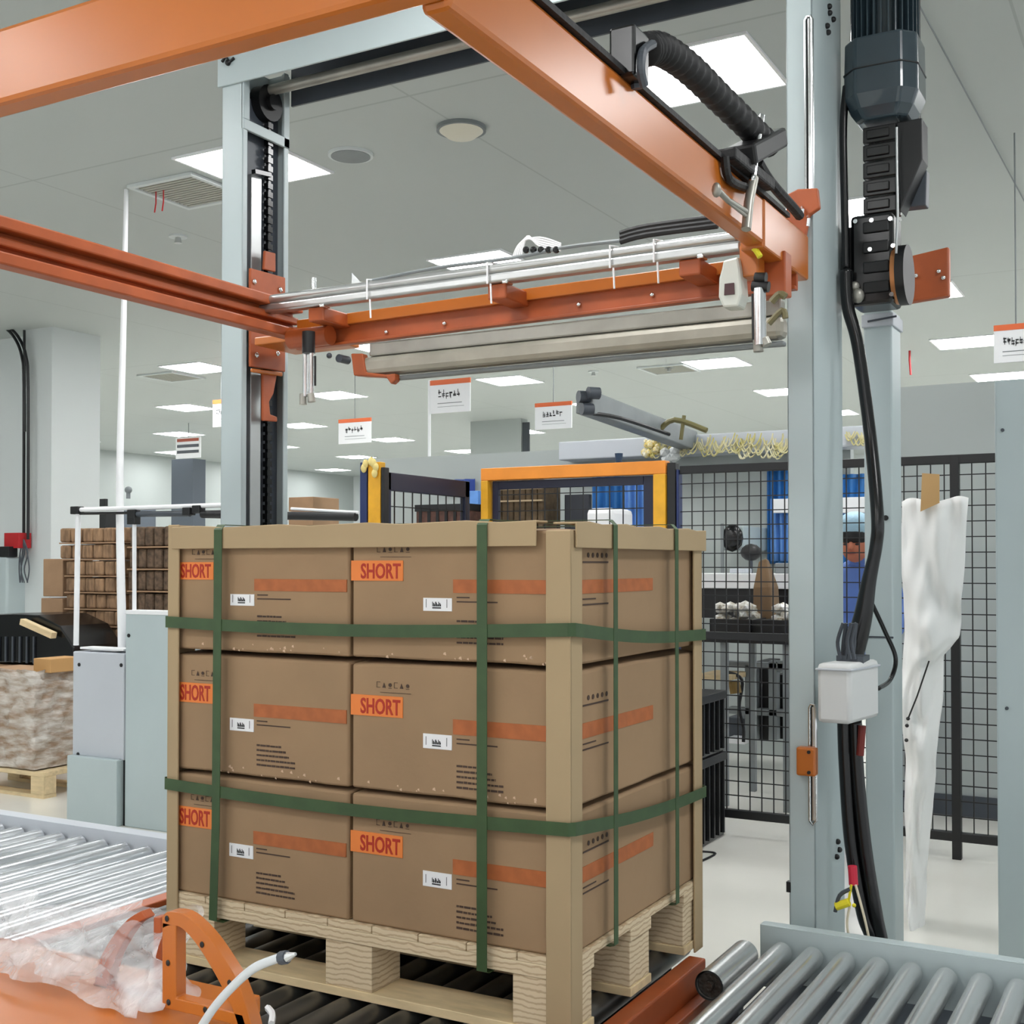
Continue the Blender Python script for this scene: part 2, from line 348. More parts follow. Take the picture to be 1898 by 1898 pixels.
mb = MB(); mb.cyl((-1.078, 2.99, .4), (-1.078, 3.26, .4), .032, seg=20); mb.cyl((-1.078, 2.97, .4), (-1.078, 3.0, .4), .012); mb.build('dark_plug', mat('rough_dark_brown', (48, 42, 36), .6, bump=.8, bscale=90), t)  # dark plug filling the hollow tube, with a stub shaft
mb = MB(); mb.box((-1.08, 3.1, 0), (-1.04, 3.14, .36)); mb.build('bracket', GREYD, t)

# ================================================================== STRAPPED LOAD
PX0, PX1, PY0, PY1 = -2.395, -1.196, 2.413, 3.233
ZP = .605
pl = thing('wooden_pallet', 'pale wooden pallet with nine plywood blocks under the strapped cartons', 'pallet', ((PX0 + PX1) / 2, (PY0 + PY1) / 2, ZT))
for y in (PY0, (PY0 + PY1) / 2 - .07, PY1 - .12):
    w = .13 if y != PY1 - .12 else .12
    mb = MB(); mb.box((PX0, y, ZT), (PX1, y + w, ZT + .022)); mb.build('bottom_board', WOOD, pl, bev=.002)
    for x in (PX0 + .02, (PX0 + PX1) / 2 - .075, PX1 - .145):
        mb = MB(); mb.box((x, y + .004, ZT + .022), (x + .14, y + w - .004, ZP - .05)); mb.build('block', PLY, pl, bev=.002)
    mb = MB(); mb.box((PX0, y, ZP - .05), (PX1, y + w, ZP - .02)); mb.build('stringer_board', PLY, pl, bev=.002)
for k in range(9):
    x = PX0 + k * (1.199 - .131) / 8; mb = MB(); mb.box((x, PY0, ZP - .02), (x + .131, PY1, ZP)); mb.build('deck_board', PLY, pl, bev=.002)

rows = [(ZP, .928), (.930, 1.246), (1.250, 1.563)]
CXm = onY(645.5, 1300, PY0).x
rn = ['bottom', 'middle', 'top']
def blots(mb, x0, x1, z0, z1, n, y, sz=.006):
    for k in range(n):
        x = random.uniform(x0, x1); z = random.uniform(z0, z1); s_ = random.uniform(.5, 1) * sz
        mb.box((x, y - .0012, z), (x + s_ * 1.3, y, z + s_))
for r_, (z0, z1) in enumerate(rows):
    h = z1 - z0; zt = z0 + .32
    for c_, (x0, x1) in enumerate(((PX0 + .012, CXm - .005), (CXm + .005, PX1 - .008))):
        lbl = '%s %s carton of the strapped load, with orange SHORT label' % (rn[r_], ['left', 'right'][c_])
        t = thing('carton', lbl, 'cardboard box', ((x0 + x1) / 2, (PY0 + PY1) / 2, z0), 'cartons of the strapped load')
        yf = PY0 + .008
        # slightly bulging box with rounded, scuffed edges
        mb = MB(); mb.box((x0, yf, z0 + .0005), (x1, PY1 - .01, z1 - .0005)); 
        bmesh.ops.subdivide_edges(mb.bm, edges=mb.bm.edges, cuts=7, use_grid_fill=True)
        cc = V(((x0 + x1) / 2, (yf + PY1) / 2, (z0 + z1) / 2)); hx = (x1 - x0) / 2; hz = h / 2
        for v in mb.bm.verts:
            fx = (v.co.x - cc.x) / hx; fz = (v.co.z - cc.z) / hz
            edge = v.co.y < yf + .01 or (c_ == 1 and v.co.x > x1 - .01)
            if v.co.z > z1 - .02 and edge: v.co.z -= .006 + .002 * abs(fx) ** 3 + .003 * random.random()
            if v.co.z < z0 + .01 and r_ and edge: v.co.z += .004 * random.random()
            if abs(v.co.y - yf) < .001: v.co.y -= -.0015 * (fx * fx)
        body = mb.build('carton_body', CARD, t, bev=.006, smooth=True)
        yl = yf - .0008; T = zt - (zt - z1 + .0)  # z1
        u = V((1, 0, 0)); up = V((0, 0, 1))
        fx_ = lambda px: onY(px, 1300, yf).x
        fz_ = lambda px, py: onY(px, py, yf).z
        if c_ == 1: lx0, lx1 = fx_(651), fx_(747); lz1 = fz_(651, (1538, 1286, 1039)[r_]); lz0 = fz_(651, (1577, 1324, 1076)[r_])
        else: lx0, lx1 = fx_(332), fx_(395); lz1 = fz_(334, (1493, 1264, 1042)[r_]); lz0 = fz_(334, (1529, 1300, 1074)[r_])
        mb = MB(); mb.box((lx0, yl - .0008, lz0), (lx1, yf + .002, lz1)); sl = mb.build('short_label', ORTAG, t)
        tw = (lx1 - lx0) * (.77 if c_ else .88); th_ = (lz1 - lz0) * (.74 if c_ else .78)
        text('SHORT', th_ / .72, (lx0 + (lx1 - lx0) * (.19 if c_ else .05), yl - .0014, lz0 + (lz1 - lz0) * .13), u, up, REDINK, t, 'label_lettering', sx=1.0, fit=tw)
        # handling symbols
        mb = MB(); sx0 = lx1 - .075 if c_ == 0 else x0 + .075
        for k in range(6):
            xx = sx0 + k * .017; zz = lz1 + .02
            if k % 3 == 0: mb.box((xx, yl - .0006, zz), (xx + .010, yl, zz + .001)); mb.box((xx, yl - .0006, zz + .013), (xx + .010, yl, zz + .014)); mb.box((xx, yl - .0006, zz), (xx + .001, yl, zz + .014))
            elif k % 3 == 1: mb.prism([(xx, yl, zz), (xx + .009, yl, zz), (xx + .0045, yl, zz + .012)], (0, -.0008, 0))
            else: mb.cyl((xx + .005, yl, zz + .007), (xx + .005, yl - .0008, zz + .007), .0045, seg=10); mb.box((xx, yl - .0006, zz - .001), (xx + .01, yl, zz))
        mb.box((sx0 + .01, yl - .0006, lz1 + .008), (sx0 + .1, yl, lz1 + .009)); mb.build('handling_symbols', INK, t)
        # orange band to right end
        if c_ == 1: bx0 = fx_(840); bz1 = fz_(840, (1592, 1333, 1074)[r_]); bz0 = fz_(840, (1620, 1361, 1099)[r_])
        else: bx0 = fx_(471); bz1 = fz_(471, (1540, 1304, 1073)[r_]); bz0 = fz_(471, (1564, 1328, 1095)[r_])
        mb = MB(); mb.box((bx0, yl - .0006, bz0), (x1 - .006, yf + .002, bz1)); mb.build('orange_band', ORBAND, t)
        # white shipping label
        if c_ == 1: wx0, wx1 = fx_(785), fx_(838); wz1 = fz_(785, (1613, 1359, 1108)[r_]); wz0 = fz_(785, (1641, 1386, 1132)[r_])
        else: wx0, wx1 = fx_(427), fx_(471); wz1 = fz_(427, (1562, 1330, 1101)[r_]); wz0 = fz_(427, (1586, 1353, 1122)[r_])
        mb = MB(); mb.box((wx0, yl - .001, wz0), (wx1, yf + .002, wz1)); wl = mb.build('shipping_label', WHITE, t)
        mb = MB()
        wm = (wx0 + wx1) / 2 - .014
        for k in range(9): mb.box((wm + k * .0028, yl - .0018, wz0 + .011), (wm + .0015 + k * .0028 + .001 * (k % 2), yl - .0008, wz0 + .022 - .003 * (k % 3)))
        mb.box((wm, yl - .0018, wz0 + .006), (wm + .024, yl - .0008, wz0 + .009)); mb.box((wx0 + .008, yl - .0018, wz0 + .008), (wx0 + .009, yl - .0008, wz0 + .028)); mb.box((wx1 - .014, yl - .0018, wz0 + .008), (wx1 - .013, yl - .0008, wz0 + .028))
        mb.build('label_print', BLKINK, wl)
        mb = MB()
        mb.box((bx0 + .01, yl - .0006, bz0 - .012), (bx0 + .045, yl, bz0 - .009)); mb.box((bx0 + .01, yl - .0006, bz0 - .022), (bx0 + .12, yl, bz0 - .019))
        for k in range(5):
            L = (.08, .095, .105, .125, .125)[k]; zz = bz0 - (.075 if r_ < 2 else .068) - k * .0125
            x = bx0 + .01
            while x < bx0 + .01 + L:
                w = random.uniform(.006, .018); mb.box((x, yl - .0006, zz), (min(x + w, bx0 + .01 + L), yl, zz + .0042 + random.random() * .001)); x += w + .0022
        mb.build('printed_text', INK, t)
        if r_:
            mb = MB()
            for k in range(16):
                xx = x0 + .03 + random.random() ** .6 * (x1 - x0 - .06); zz = z0 + random.uniform(.003, .022); w = random.uniform(.003, .009)
                mb.prism([(xx, yf + .001, zz), (xx + w, yf + .001, zz - .002), (xx + w * .8, yf + .001, zz + w * .7), (xx + w * .2, yf + .001, zz + w * .5)], (0, -.0016, 0))
            mb.build('torn_edge', mat('torn_paper_%d%d' % (r_, c_), (206, 176, 148), .85), t, kind='stuff')
        if c_ == 1:
            xf = x1 + .0006
            ys0, ys1 = PY0 + .085, PY0 + .5
            mb = MB(); mb.box((x1 - .002, ys0 - .03, bz0), (xf + .0008, ys1, bz1)); mb.build('orange_band', ORBAND, t)
            mb = MB(); mb.box((xf, ys0, bz0 - .014), (xf + .0008, ys0 + .07, bz0 - .011)); mb.box((xf, ys0, bz0 - .027), (xf + .0008, ys0 + .14, bz0 - .0235))
            for k in range(5): mb.cyl((xf, ys0 + .03 + k * .025, lz1 + .012), (xf + .0008, ys0 + .03 + k * .025, lz1 + .012), .006, seg=8)
            mb.box((xf, ys0, lz1 - .006), (xf + .0008, ys0 + .14, lz1 - .002))
            mb.build('printed_text', INK, t)

# corner posts
def corner_post(x, y, sx_, sy_, z0, z1, label, w=.062, wy=None):
    mb = MB(); th = .006; wy = wy or w
    mb.box((x, y, z0), (x + sx_ * w, y + sy_ * th, z1)); mb.box((x, y, z0), (x + sx_ * th, y + sy_ * wy, z1))
    mb.build('corner_post', CARDP, label=label, cat='corner protector', group='cardboard edge protectors of the load', bev=.0025)
E0 = .007
corner_post(PX1 + E0, PY0 - E0, -1, 1, ZT - .015, 1.555, 'near upright cardboard corner post, between front and right side of the load')
corner_post(PX0 - E0 + .006, PY0 - E0, 1, 1, ZT + .12, 1.585, 'left front upright cardboard corner post of the load', .04, .1)
corner_post(PX1 + E0, PY1 + E0, -1, -1, ZT - .01, 1.565, 'right rear upright cardboard corner post of the load')
corner_post(PX0 - E0, PY1 + E0, 1, -1, ZT + .1, 1.565, 'rear left upright cardboard corner post hidden behind the load')
def top_edge(a, b_, inward, label):
    a = V(a); b_ = V(b_); inward = V(inward); mb = MB(); th = .005; n = 12
    # L profile with the drop on the outside
    def ring(p, k): 
        j = V((0, 0, .003 * math.sin(k * 2.1)))
        return [p + j, p + inward * .06 + j, p + inward * .06 - V((0, 0, th)) + j, p + inward * th - V((0, 0, th)) + j, p + inward * th - V((0, 0, .058)), p - V((0, 0, .058))]
    mb.loft([ring(a.lerp(b_, k / n), k) for k in range(n + 1)]); mb.build('top_edge_board', CARDP, label=label, cat='edge protector', group='cardboard edge protectors of the load', bev=.002)
top_edge((PX0 + .02, PY0 - E0 - .008, 1.578), (PX1 - .075, PY0 - E0 - .008, 1.578), (0, 1, 0), 'long cardboard edge board along the front top edge of the load')
top_edge((PX1 + E0 + .008, PY0 + .01, 1.574), (PX1 + E0 + .008, PY1 + .02, 1.574), (-1, 0, 0), 'cardboard edge board along the right top edge of the load')
top_edge((PX0 + .02, PY1 + E0 + .008, 1.576), (PX1 - .02, PY1 + E0 + .008, 1.576), (0, -1, 0), 'cardboard edge board along the rear top edge of the load')
# straps: flat bands as closed loops
def band(pts, width_dir, w, name, label, th=.0014):
    mb = MB(); pts = [V(p) for p in pts]; n = len(pts); rings = []
    ctr = sum(pts, V((0, 0, 0))) / n
    for i, p in enumerate(pts):
        wd = V(width_dir).normalized() * w / 2
        a, b_ = pts[i - 1], pts[(i + 1) % n]; tn = (b_ - a).normalized(); nn = tn.cross(wd.normalized()).normalized()
        if nn.dot(p - ctr) < 0: nn = -nn
        rings.append([p + wd, p - wd, p - wd + nn * th, p + wd + nn * th])
    rings.append(rings[0]); vs = [[mb.bm.verts.new(q) for q in r] for r in rings[:-1]]; vs.append(vs[0]); mb.loftv(vs, caps=False)
    mb.build(name, STRAP, label=label, cat='strap', group='green plastic straps around the load')
def hloop(zfl, zc, zr, zrl, label, off=.0155):
    x0, x1, y0, y1 = PX0 - off + .006, PX1 + off + .002, PY0 - off - .001, PY1 + off; c = .012; P = []
    def seg(a, b_, n=8):
        for k in range(n + 1): P.append(V(a).lerp(V(b_), k / n) + V((0, 0, -.012 * math.sin(math.pi * k / n))))
    seg((x0 + c, y0, zfl), (x1 - c, y0, zc)); seg((x1, y0 + c, zc), (x1, y1 - c, zr)); seg((x1 - c, y1, zr), (x0 + c, y1, zrl)); seg((x0, y1 - c, zrl), (x0, y0 + c, zfl))
    band(P, (0, 0, 1), .03, 'green_strap', label)
hloop(1.325, 1.335, 1.283, 1.30, 'upper horizontal green strap around the load')
hloop(.893, .897, .845, .87, 'lower horizontal green strap around the load')
def floop(x, label, lean=0):
    y0, y1 = PY0 - .0185, PY1 + .0185; zt = 1.5815; zb = ZP - .053
    P = [(x + lean, y0, zb + .002), (x + lean * .3, y0, .8), (x, y0, 1.45), (x, y0, zt - .012), (x, y0 + .012, zt), (x, y1 - .012, zt), (x, y1, zt - .012), (x, y1, zb), (x, y1 - .01, zb - .002), (x, y0 + .01, zb - .002)]
    band(P, (1, 0, 0), .027, 'green_strap', label)
def sloop(y, label, lean=0):
    x0, x1 = PX0 - .016, PX1 + .0185; zt = 1.5835; zb = ZP - .018
    P = [(x1, y + lean, zb), (x1, y, 1.3), (x1, y, zt - .012), (x1 - .012, y, zt), (x0 + .01, y, zt), (x0, y, zt - .01), (x0, y, zb), (x0 + .01, y, zb - .002), (x1 - .01, y + lean, zb - .002)]
    band(P, (0, 1, 0), .023, 'green_strap', label)
floop(onY(403, 1300, PY0 - .0185).x, 'left upright green strap down the front of the load', -.012)
floop(onY(893.5, 1300, PY0 - .0185).x, 'right upright green strap down the front of the load')
sloop(2.622, 'upright green strap on the right side of the load, nearer the near corner post')
sloop(3.015, 'upright green strap on the right side of the load, nearer the rear corner post')

# ================================================================== PORTAL (grey columns and cross beam)
po = thing('portal_frame', 'tall blue-grey steel portal with two columns and a cross beam behind the load', 'machine frame', (-2.08, 3.65, 0))
def ucol(xo, xw, y0, y1, z1, lipdir):
    # xw = web side, xo = open side
    mb = MB(); th = .008; s_ = 1 if xo > xw else -1
    mb.box((xw, y0, 0), (xw + s_ * th, y1, z1)); mb.box((xw, y0, 0), (xo, y0 + th, z1)); mb.box((xw, y1 - th, 0), (xo, y1, z1))
    mb.box((xo - s_ * th, y0, 0), (xo, y0 + .028, z1)); mb.box((xo - s_ * th, y1 - .028, 0), (xo, y1, z1))
    return mb.build('column', GREYP, po, bev=.004)
ucol(-3.11, -3.215, 3.50, 3.77, 3.43, 1)
ucol(-1.02, -.942, 3.50, 3.84, 3.6, -1)
mb = MB(); mb.box((-3.205, 3.52, .02), (-3.15, 3.75, 3.28)); mb.build('channel_fill', GREYD, po)  # dark grey fill down the inside of the left column
a = onX(465, 330, -3.13); b_ = onX(484, 500, -3.13)
mb = MB(); mb.box((-3.15, a.y, .3), (-3.128, b_.y, 2.98)); mb.build('guide_bar', ALU, po, bev=.003)
yk = onX(497, 400, -3.13).y
mb = MB(); z = .6
while z < 3.25: mb.box((-3.14, yk - .014, z), (-3.118, yk + .014, z + .022)); mb.box((-3.136, yk - .007, z + .02), (-3.122, yk + .007, z + .034)); z += .034
mb.build('lift_chain', BLACKG, po)
# upper bracket and sprocket in the left column
c = onX(492, 190, -3.11)
mb = MB(); 
for q in ((450, 185, 456, 215), (450, 205, 532, 214)):
    pass
mb.box((-3.12, 3.5, 3.13), (-3.106, 3.77, 3.17)); mb.box((-3.12, 3.5, 3.17), (-3.106, 3.535, 3.42)); mb.box((-3.12, 3.735, 3.13), (-3.106, 3.77, 3.42)); mb.build('bearing_bracket', GREYP, po, bev=.003)
mb = MB(); mb.cyl((-3.16, 3.66, 3.28), (-3.11, 3.66, 3.28), .07, seg=20); mb.cyl((-3.16, 3.66, 3.28), (-3.09, 3.66, 3.28), .03, seg=16); mb.build('sprocket', BLACK, po, smooth=True)
mb = MB(); zl = 3.36; mb.box((-3.23, 3.49, zl - .055), (-.93, 3.50, 3.56)); mb.box((-3.23, 3.49, 3.55), (-.93, 3.78, 3.56)); mb.build('cross_beam', GREYP, po, bev=.003)
mb = MB(); mb.box((-3.10, 3.77, zl - .06), (-.93, 3.78, 3.55)); mb.build('cross_beam_flange', GREYD, po)
mb = MB(); mb.box((-3.10, 3.502, zl + .06), (-.93, 3.53, 3.55)); mb.build('cross_beam_liner', GREYM, po)
mb = MB(); mb.cyl((-3.12, 3.66, zl - .03), (-.95, 3.66, zl - .03), .021, seg=20); mb.build('drive_shaft', ALUM, po, smooth=True)
a = onY(424, 117, 3.49); mb = MB(); mb.tube([a + V((-.03, -.004, .01)), a + V((-.01, -.006, .025)), a + V((.01, -.006, .0)), a + V((.03, -.004, .012))], .006); mb.ball(a + V((.0, -.004, 0)), .012); mb.build('bolt', BLACK, po, smooth=True)
for px, py in ((505, 305), (500, 320)):
    a = onX(px, py, -3.11); 
mb = MB(); a = onX(470, 318, -3.11); b_ = onX(500, 325, -3.11); mb.bar(a, b_, .02, .016); mb.build('clamp', BLACKG, po)
# slots on the right column
def slot(px, y0, y1, w=.02):
    a = onY(px, y0, 3.49); b_ = onY(px, y1, 3.49); x = (a.x + b_.x) / 2
    mb = MB(); mb.box((x - w / 2, 3.495, b_.z), (x + w / 2, 3.5, a.z)); 
    s_ = mb.build('slot', BLACK, po, bev=.002)
    mb = MB(); pts = [(x - w / 2, 3.492, b_.z), (x - w / 2, 3.492, a.z - .01), (x - w / 4, 3.492, a.z), (x + w / 4, 3.492, a.z), (x + w / 2, 3.492, a.z - .01), (x + w / 2, 3.492, b_.z), (x, 3.492, b_.z - .01), (x - w / 2, 3.492, b_.z)]
    mb.tube(pts, .0045, 8); mb.build('slot_rim', CHROME, po, smooth=True)
    mb = MB(); mb.box((x - w * .1, 3.488, b_.z), (x + w * .42, 3.495, a.z - .006)); mb.build('slot_rod', CHROME, po, bev=.002); return x
slot(1499, 30, 352); xs = slot(1506, 1306, 1522, .017)
a = onY(1476, 1384, 3.47); b_ = onY(1512, 1440, 3.47)
mb = MB(); mb.box((a.x, 3.465, b_.z), (b_.x, 3.5, a.z)); so = mb.build('sensor_block', ORANGE, po, bev=.006)
mb = MB(); 
for z in (a.z - .012, b_.z + .012): mb.cyl((b_.x - .018, 3.46, z), (b_.x - .018, 3.466, z), .005, seg=10)
mb.build('screw', BLACK, po)
mb = MB(); a = onY(1535, 110, 3.86)
for k in range(5): mb.ball(onX(1540 + random.uniform(-8, 8), 12 + k * 12, -.938), .009)
mb.build('cable_hole', BLACK, po)
# oval cut-out on right column side, low
a = onX(1465, 1645, -1.02); mb = MB(); a = onY(1466, 1645, 3.5); mb.box((a.x - .014, 3.5, a.z - .015), (a.x, 3.52, a.z + .015)); mb.build('bolt', BLACK, po)
for pz in ((1553, 1560), (1556, 1575), (1551, 1588)):
    a = onX(pz[0], pz[1], -.938); mb = MB(); mb.ball(a, .009); mb.build('bolt', BLACK, po, smooth=True)

# second shorter post, carries the lift drive
YP = 4.05
a = onY(1600, 600, YP); b_ = onY(1653, 600, YP); zt_ = onY(1635, 574, YP).z
sp_ = thing('motor_post', 'shorter blue-grey steel post right of the portal column, below the lift drive', 'steel post', ((a.x + b_.x) / 2, YP + .07, 0))
mb = MB(); mb.box((a.x, YP, 0), (b_.x, YP + .14, zt_)); mb.build('post_body', GREYP, sp_, bev=.006)
mb = MB(); mb.box((a.x - .005, YP - .008, zt_ - .055), (b_.x + .006, YP + .15, zt_ - .012)); mb.build('top_plate', GREYL, sp_, bev=.004)
mb = MB(); mb.bar(onY(1608, 596, YP - .01), onY(1662, 586, YP - .01), .004, .006); z = onY(1640, 1183, YP).z; mb.box((a.x, YP - .002, z), (b_.x, YP, z + .006)); mb.build('seam', GREYD, sp_)
q = onY(1642, 960, YP); mb = MB(); mb.cyl((q.x, YP - .006, q.z), (q.x, YP, q.z), .009, seg=12); mb.build('screw', BLACK, sp_)

# ------------------------------------------------------------------ lift drive (geared motor, cowl, chain guide)
YM = 3.85
dm = thing('gear_motor', 'dark grey vertical geared motor with ribbed body beside the right column', 'motor', onY(1637, 570, YM))
mc = onY(1640, 120, YM); MX, MZ = mc.x, mc.z
def px2z(py, Y=YM, px=1640): return onY(px, py, Y).z
def sq(cx, cy, z, rx, ry):
    return [V((cx + a_ * rx, cy + b2_ * ry, z)) for a_, b2_ in ((1, -.58), (1, .58), (.62, 1), (-.62, 1), (-1, .58), (-1, -.58), (-.62, -1), (.62, -1))]
def sq_old(cx, cy, z, rx, ry, n=24, e=.62):
    return [V((cx + rx * (abs(math.cos(t)) ** e) * (1 if math.cos(t) > 0 else -1), cy + ry * (abs(math.sin(t)) ** e) * (1 if math.sin(t) > 0 else -1), z)) for t in [2 * math.pi * k / n for k in range(n)]]
rw = .112
zz = [px2z(85), px2z(160), px2z(195), px2z(232)]
mb = MB(); mb.loft([sq(MX, YM, zz[0], rw * .98, rw * .98), sq(MX, YM, zz[1], rw, rw), sq(MX, YM, zz[2] + .01, rw, rw), sq(MX, YM, zz[2] - .03, rw * .86, rw * .86), sq(MX, YM, zz[3], rw * .66, rw * .66)])
mb.build('fan_cowl', MOTOR, dm, bev=.008)
mb = MB(); zc = px2z(142); mb.loft([sq(MX, YM, zc, rw * 1.01, rw * 1.01), sq(MX, YM, zc - .004, rw * 1.01, rw * 1.01)]); mb.build('cowl_seam', BLACK, dm)
zb, ztm = zz[0] - .01, px2z(-60)
mb = MB(); mb.cyl((MX, YM, zb), (MX, YM, ztm), .078, seg=28); mb.build('motor_housing', MOTOR, dm, smooth=True)
for k in range(30):
    a_ = 2 * math.pi * k / 30; mb = MB(); d = V((math.cos(a_), math.sin(a_), 0)); p = V((MX, YM, 0)) + d * .088; mb.bar(p + V((0, 0, zb)), p + V((0, 0, ztm)), .004, .03, up=d); mb.build('cooling_fin', MOTOR, dm)
# black gearbox below
gz0, gz1 = px2z(568), px2z(400)
gxa = onY(1577, 480, YM).x; gxb = onY(1662, 480, YM).x
mb = MB(); mb.box((gxa + .01, YM - .05, gz0), (gxb, YM + .08, gz1)); mb.build('gearbox', BLACKG, dm, bev=.012)
mb = MB()
for k in range(4):
    z = gz0 + .035 + k * .062; mb.box((gxa + .05, YM - .058, z), (gxb - .012, YM - .05, z + .035)); 
mb.build('gearbox_rib', BLACK, dm, bev=.006)
for k, (px, py) in enumerate(((1585, 410), (1615, 408), (1650, 405), (1652, 545), (1612, 462), (1655, 455))):
    p = onY(px, py, YM - .06); mb = MB(); mb.cyl(p, p + V((0, .014, 0)), .007, seg=8); mb.build('bolt', CHROME, dm, smooth=True)
mb = MB(); mb.cyl((gxb + .008, YM + .01, px2z(513)), (gxb + .035, YM + .01, px2z(513)), .092, seg=36); mb.build('drive_wheel', BLACK, dm, smooth=True)
mb = MB(); mb.cyl((gxb - .006, YM + .01, px2z(513)), (gxb + .008, YM + .01, px2z(513)), .088, seg=36); mb.build('wheel_ring', mat('brass', (190, 130, 84), .35, metal=.7), dm, smooth=True)
# shaft block between cowl and gearbox
a = onY(1604, 300, YM); b_ = onY(1665, 300, YM)
zlo, zhi = px2z(400), px2z(236)
n = 5; first = None
for k in range(n):
    z = zlo + (zhi - zlo) * k / n; mb = MB(); hh = (zhi - zlo) / n
    mb.box((a.x, YM - .035, z + .003), (b_.x, YM + .05, z + hh - .003)); mb.box((a.x + .012, YM - .042, z + hh * .25), (b_.x - .02, YM - .035, z + hh * .75)); mb.build('chain_guide_link', BLACKG, dm, bev=.003)
c0 = onY(1668, 240, YM - .02); c1 = onY(1700, 240, YM + .05)
mb = MB(); mb.prism([V((b_.x, YM - .03, zhi)), V((c1.x + .03, YM - .03, zhi)), V((c1.x + .03, YM - .03, px2z(310))), V((b_.x + .01, YM - .03, px2z(400)))], (0, .09, 0)); mb.build('side_guard', BLACK, dm, bev=.004)
mb = MB(); p = onY(1692, 0, YM + .08); p2 = onY(1704, 0, YM + .08); mb.box((p.x, YM + .06, px2z(320)), (p2.x, YM + .1, px2z(-60))); mb.build('mount_rail', BLACK, dm, bev=.002)
for py in (18, 60, 105, 155, 240, 288):
    q = onY(1700, py, YM + .055); mb = MB(); mb.ball(q, .006); mb.build('bolt', CHROME, dm, smooth=True)
p = [onY(1646, 388, YM + .06), onY(1716, 380, YM + .06), onY(1718, 315, YM + .06), onY(1700, 308, YM + .06)]
mb = MB(); mb.prism(p, (0, .05, 0)); mb.build('mount_plate', GREYD, dm, bev=.003)
mb = MB(); mb.tube([onY(1662, 236, YM - .06), onY(1663, 330, YM - .06), onY(1664, 400, YM - .07), onY(1661, 470, YM - .07)], .004, 8); mb.build('pull_rod', ALU, dm, smooth=True)
mb = MB(); mb.box((-.93, YM - .04, px2z(545)), (gxa + .02, YM + .04, px2z(420))); mb.build('column_mount', BLACK, dm)
q = onY(1590, 548, YM - .06); mb = MB(); mb.ball(q, .02, (1, 1, 1.2)); mb.ball(q + V((-.01, 0, .03)), .016); mb.build('cable_gland', ALUM, dm, smooth=True)

# orange plate on far end behind wheel
a = onY(1682, 466, 4.25); b_ = onY(1759, 548, 4.25)
mb = MB(); mb.prism([V((a.x - .1, 4.25, a.z - .03)), V((b_.x, 4.25, a.z)), V((b_.x, 4.25, b_.z)), V((a.x - .1, 4.25, b_.z - .015))], (0, .04, 0)); mb.build('orange_end_plate', ORANGE2, dm, bev=.006)
for px, py in ((1740, 503), (1698, 511), (1748, 515)): q = onY(px, py, 4.244); mb = MB(); mb.ball(q, .008); mb.build('bolt', CHROME, dm, smooth=True)
mb = MB(); mb.box((a.x - .16, YM + .05, (a.z + b_.z) / 2 - .03), (a.x - .08, 4.26, (a.z + b_.z) / 2 + .03)); mb.build('plate_arm', BLACK, dm)

# ------------------------------------------------------------------ black cable loom and junction box
jb0 = onY(1527, 1225, 3.48); jb1 = onY(1590, 1340, 3.48)
jbx = t = thing('junction_box', 'light grey rounded junction box on the right column with cables above and below', 'junction box', (jb1.x, 3.6, jb1.z))
xr = jb1.x + .0
mb = MB(); zt1 = onY(1560, 1228, 3.45).z; zb1 = onY(1560, 1338, 3.45).z
mb.prism([V((jb0.x, 3.40, zb1)), V((xr, 3.40, zb1)), V((xr + .03, 3.62, zb1)), V((jb0.x + .03, 3.62, zb1))], (0, 0, zt1 - zb1)); mb.build('housing', mat('box_plastic', (205, 207, 207), .45), t, bev=.012, smooth=True)
mb = MB(); mb.prism([V((jb0.x - .003, 3.395, zt1 - .02)), V((xr + .003, 3.395, zt1 - .02)), V((xr + .034, 3.622, zt1 - .02)), V((jb0.x + .03, 3.622, zt1 - .02))], (0, 0, .006)); mb.build('lid_rim', GREYL, t, bev=.002)
YC = 3.62
def cpts(l, Y): return [onY(x, y, Y) for x, y in l]
mb = MB(); mb.tube(cpts([(1568, 500), (1572, 570), (1590, 640), (1612, 800), (1625, 950), (1624, 1010), (1610, 1080), (1600, 1130), (1585, 1200), (1575, 1226)], YM - .08)[:4] + cpts([(1626, 950), (1624, 1010), (1610, 1080), (1600, 1140), (1585, 1200), (1578, 1228)], YM - .15), lambda t_: .019 + .012 * max(0, min(1, (t_ - .6) * 4)), 12, smooth=8)
mb.build('black_hose', BLACKG, label='thick black cable hose curving from the motor down to the junction box', cat='hose', smooth='all')
mb = MB(); mb.tube(cpts([(1569, 160), (1563, 240), (1566, 400), (1568, 500)], YM - .06), .012, 10, smooth=6); mb.build('black_hose', BLACKG, label='black hose running down between the right column and the ribbed motor', cat='hose', smooth='all')
for l, lb, r_ in (([(1565, 1335), (1568, 1420), (1578, 1560), (1600, 1690), (1618, 1745)], 'left black conduit hanging below the junction box', .021), ([(1585, 1335), (1590, 1440), (1605, 1580), (1625, 1700), (1635, 1750)], 'right black conduit hanging below the junction box', .019)):
    mb = MB(); mb.tube(cpts(l + [(l[-1][0] + 14, 1850), (l[-1][0] + 18, 1950), (l[-1][0] + 18, 1995)], 3.60), r_, 12, smooth=8); mb.build('black_conduit', BLACKG, label=lb, cat='hose', smooth='all')
mb = MB(); mb.tube(cpts([(1612, 1110), (1640, 1170), (1660, 1220), (1650, 1260), (1630, 1278)], 3.85)[:4] + [onY(1628, 1276, 3.7)], .007, 8, smooth=8); mb.build('thin_cable', BLACKG, t, smooth='all')
mb = MB()
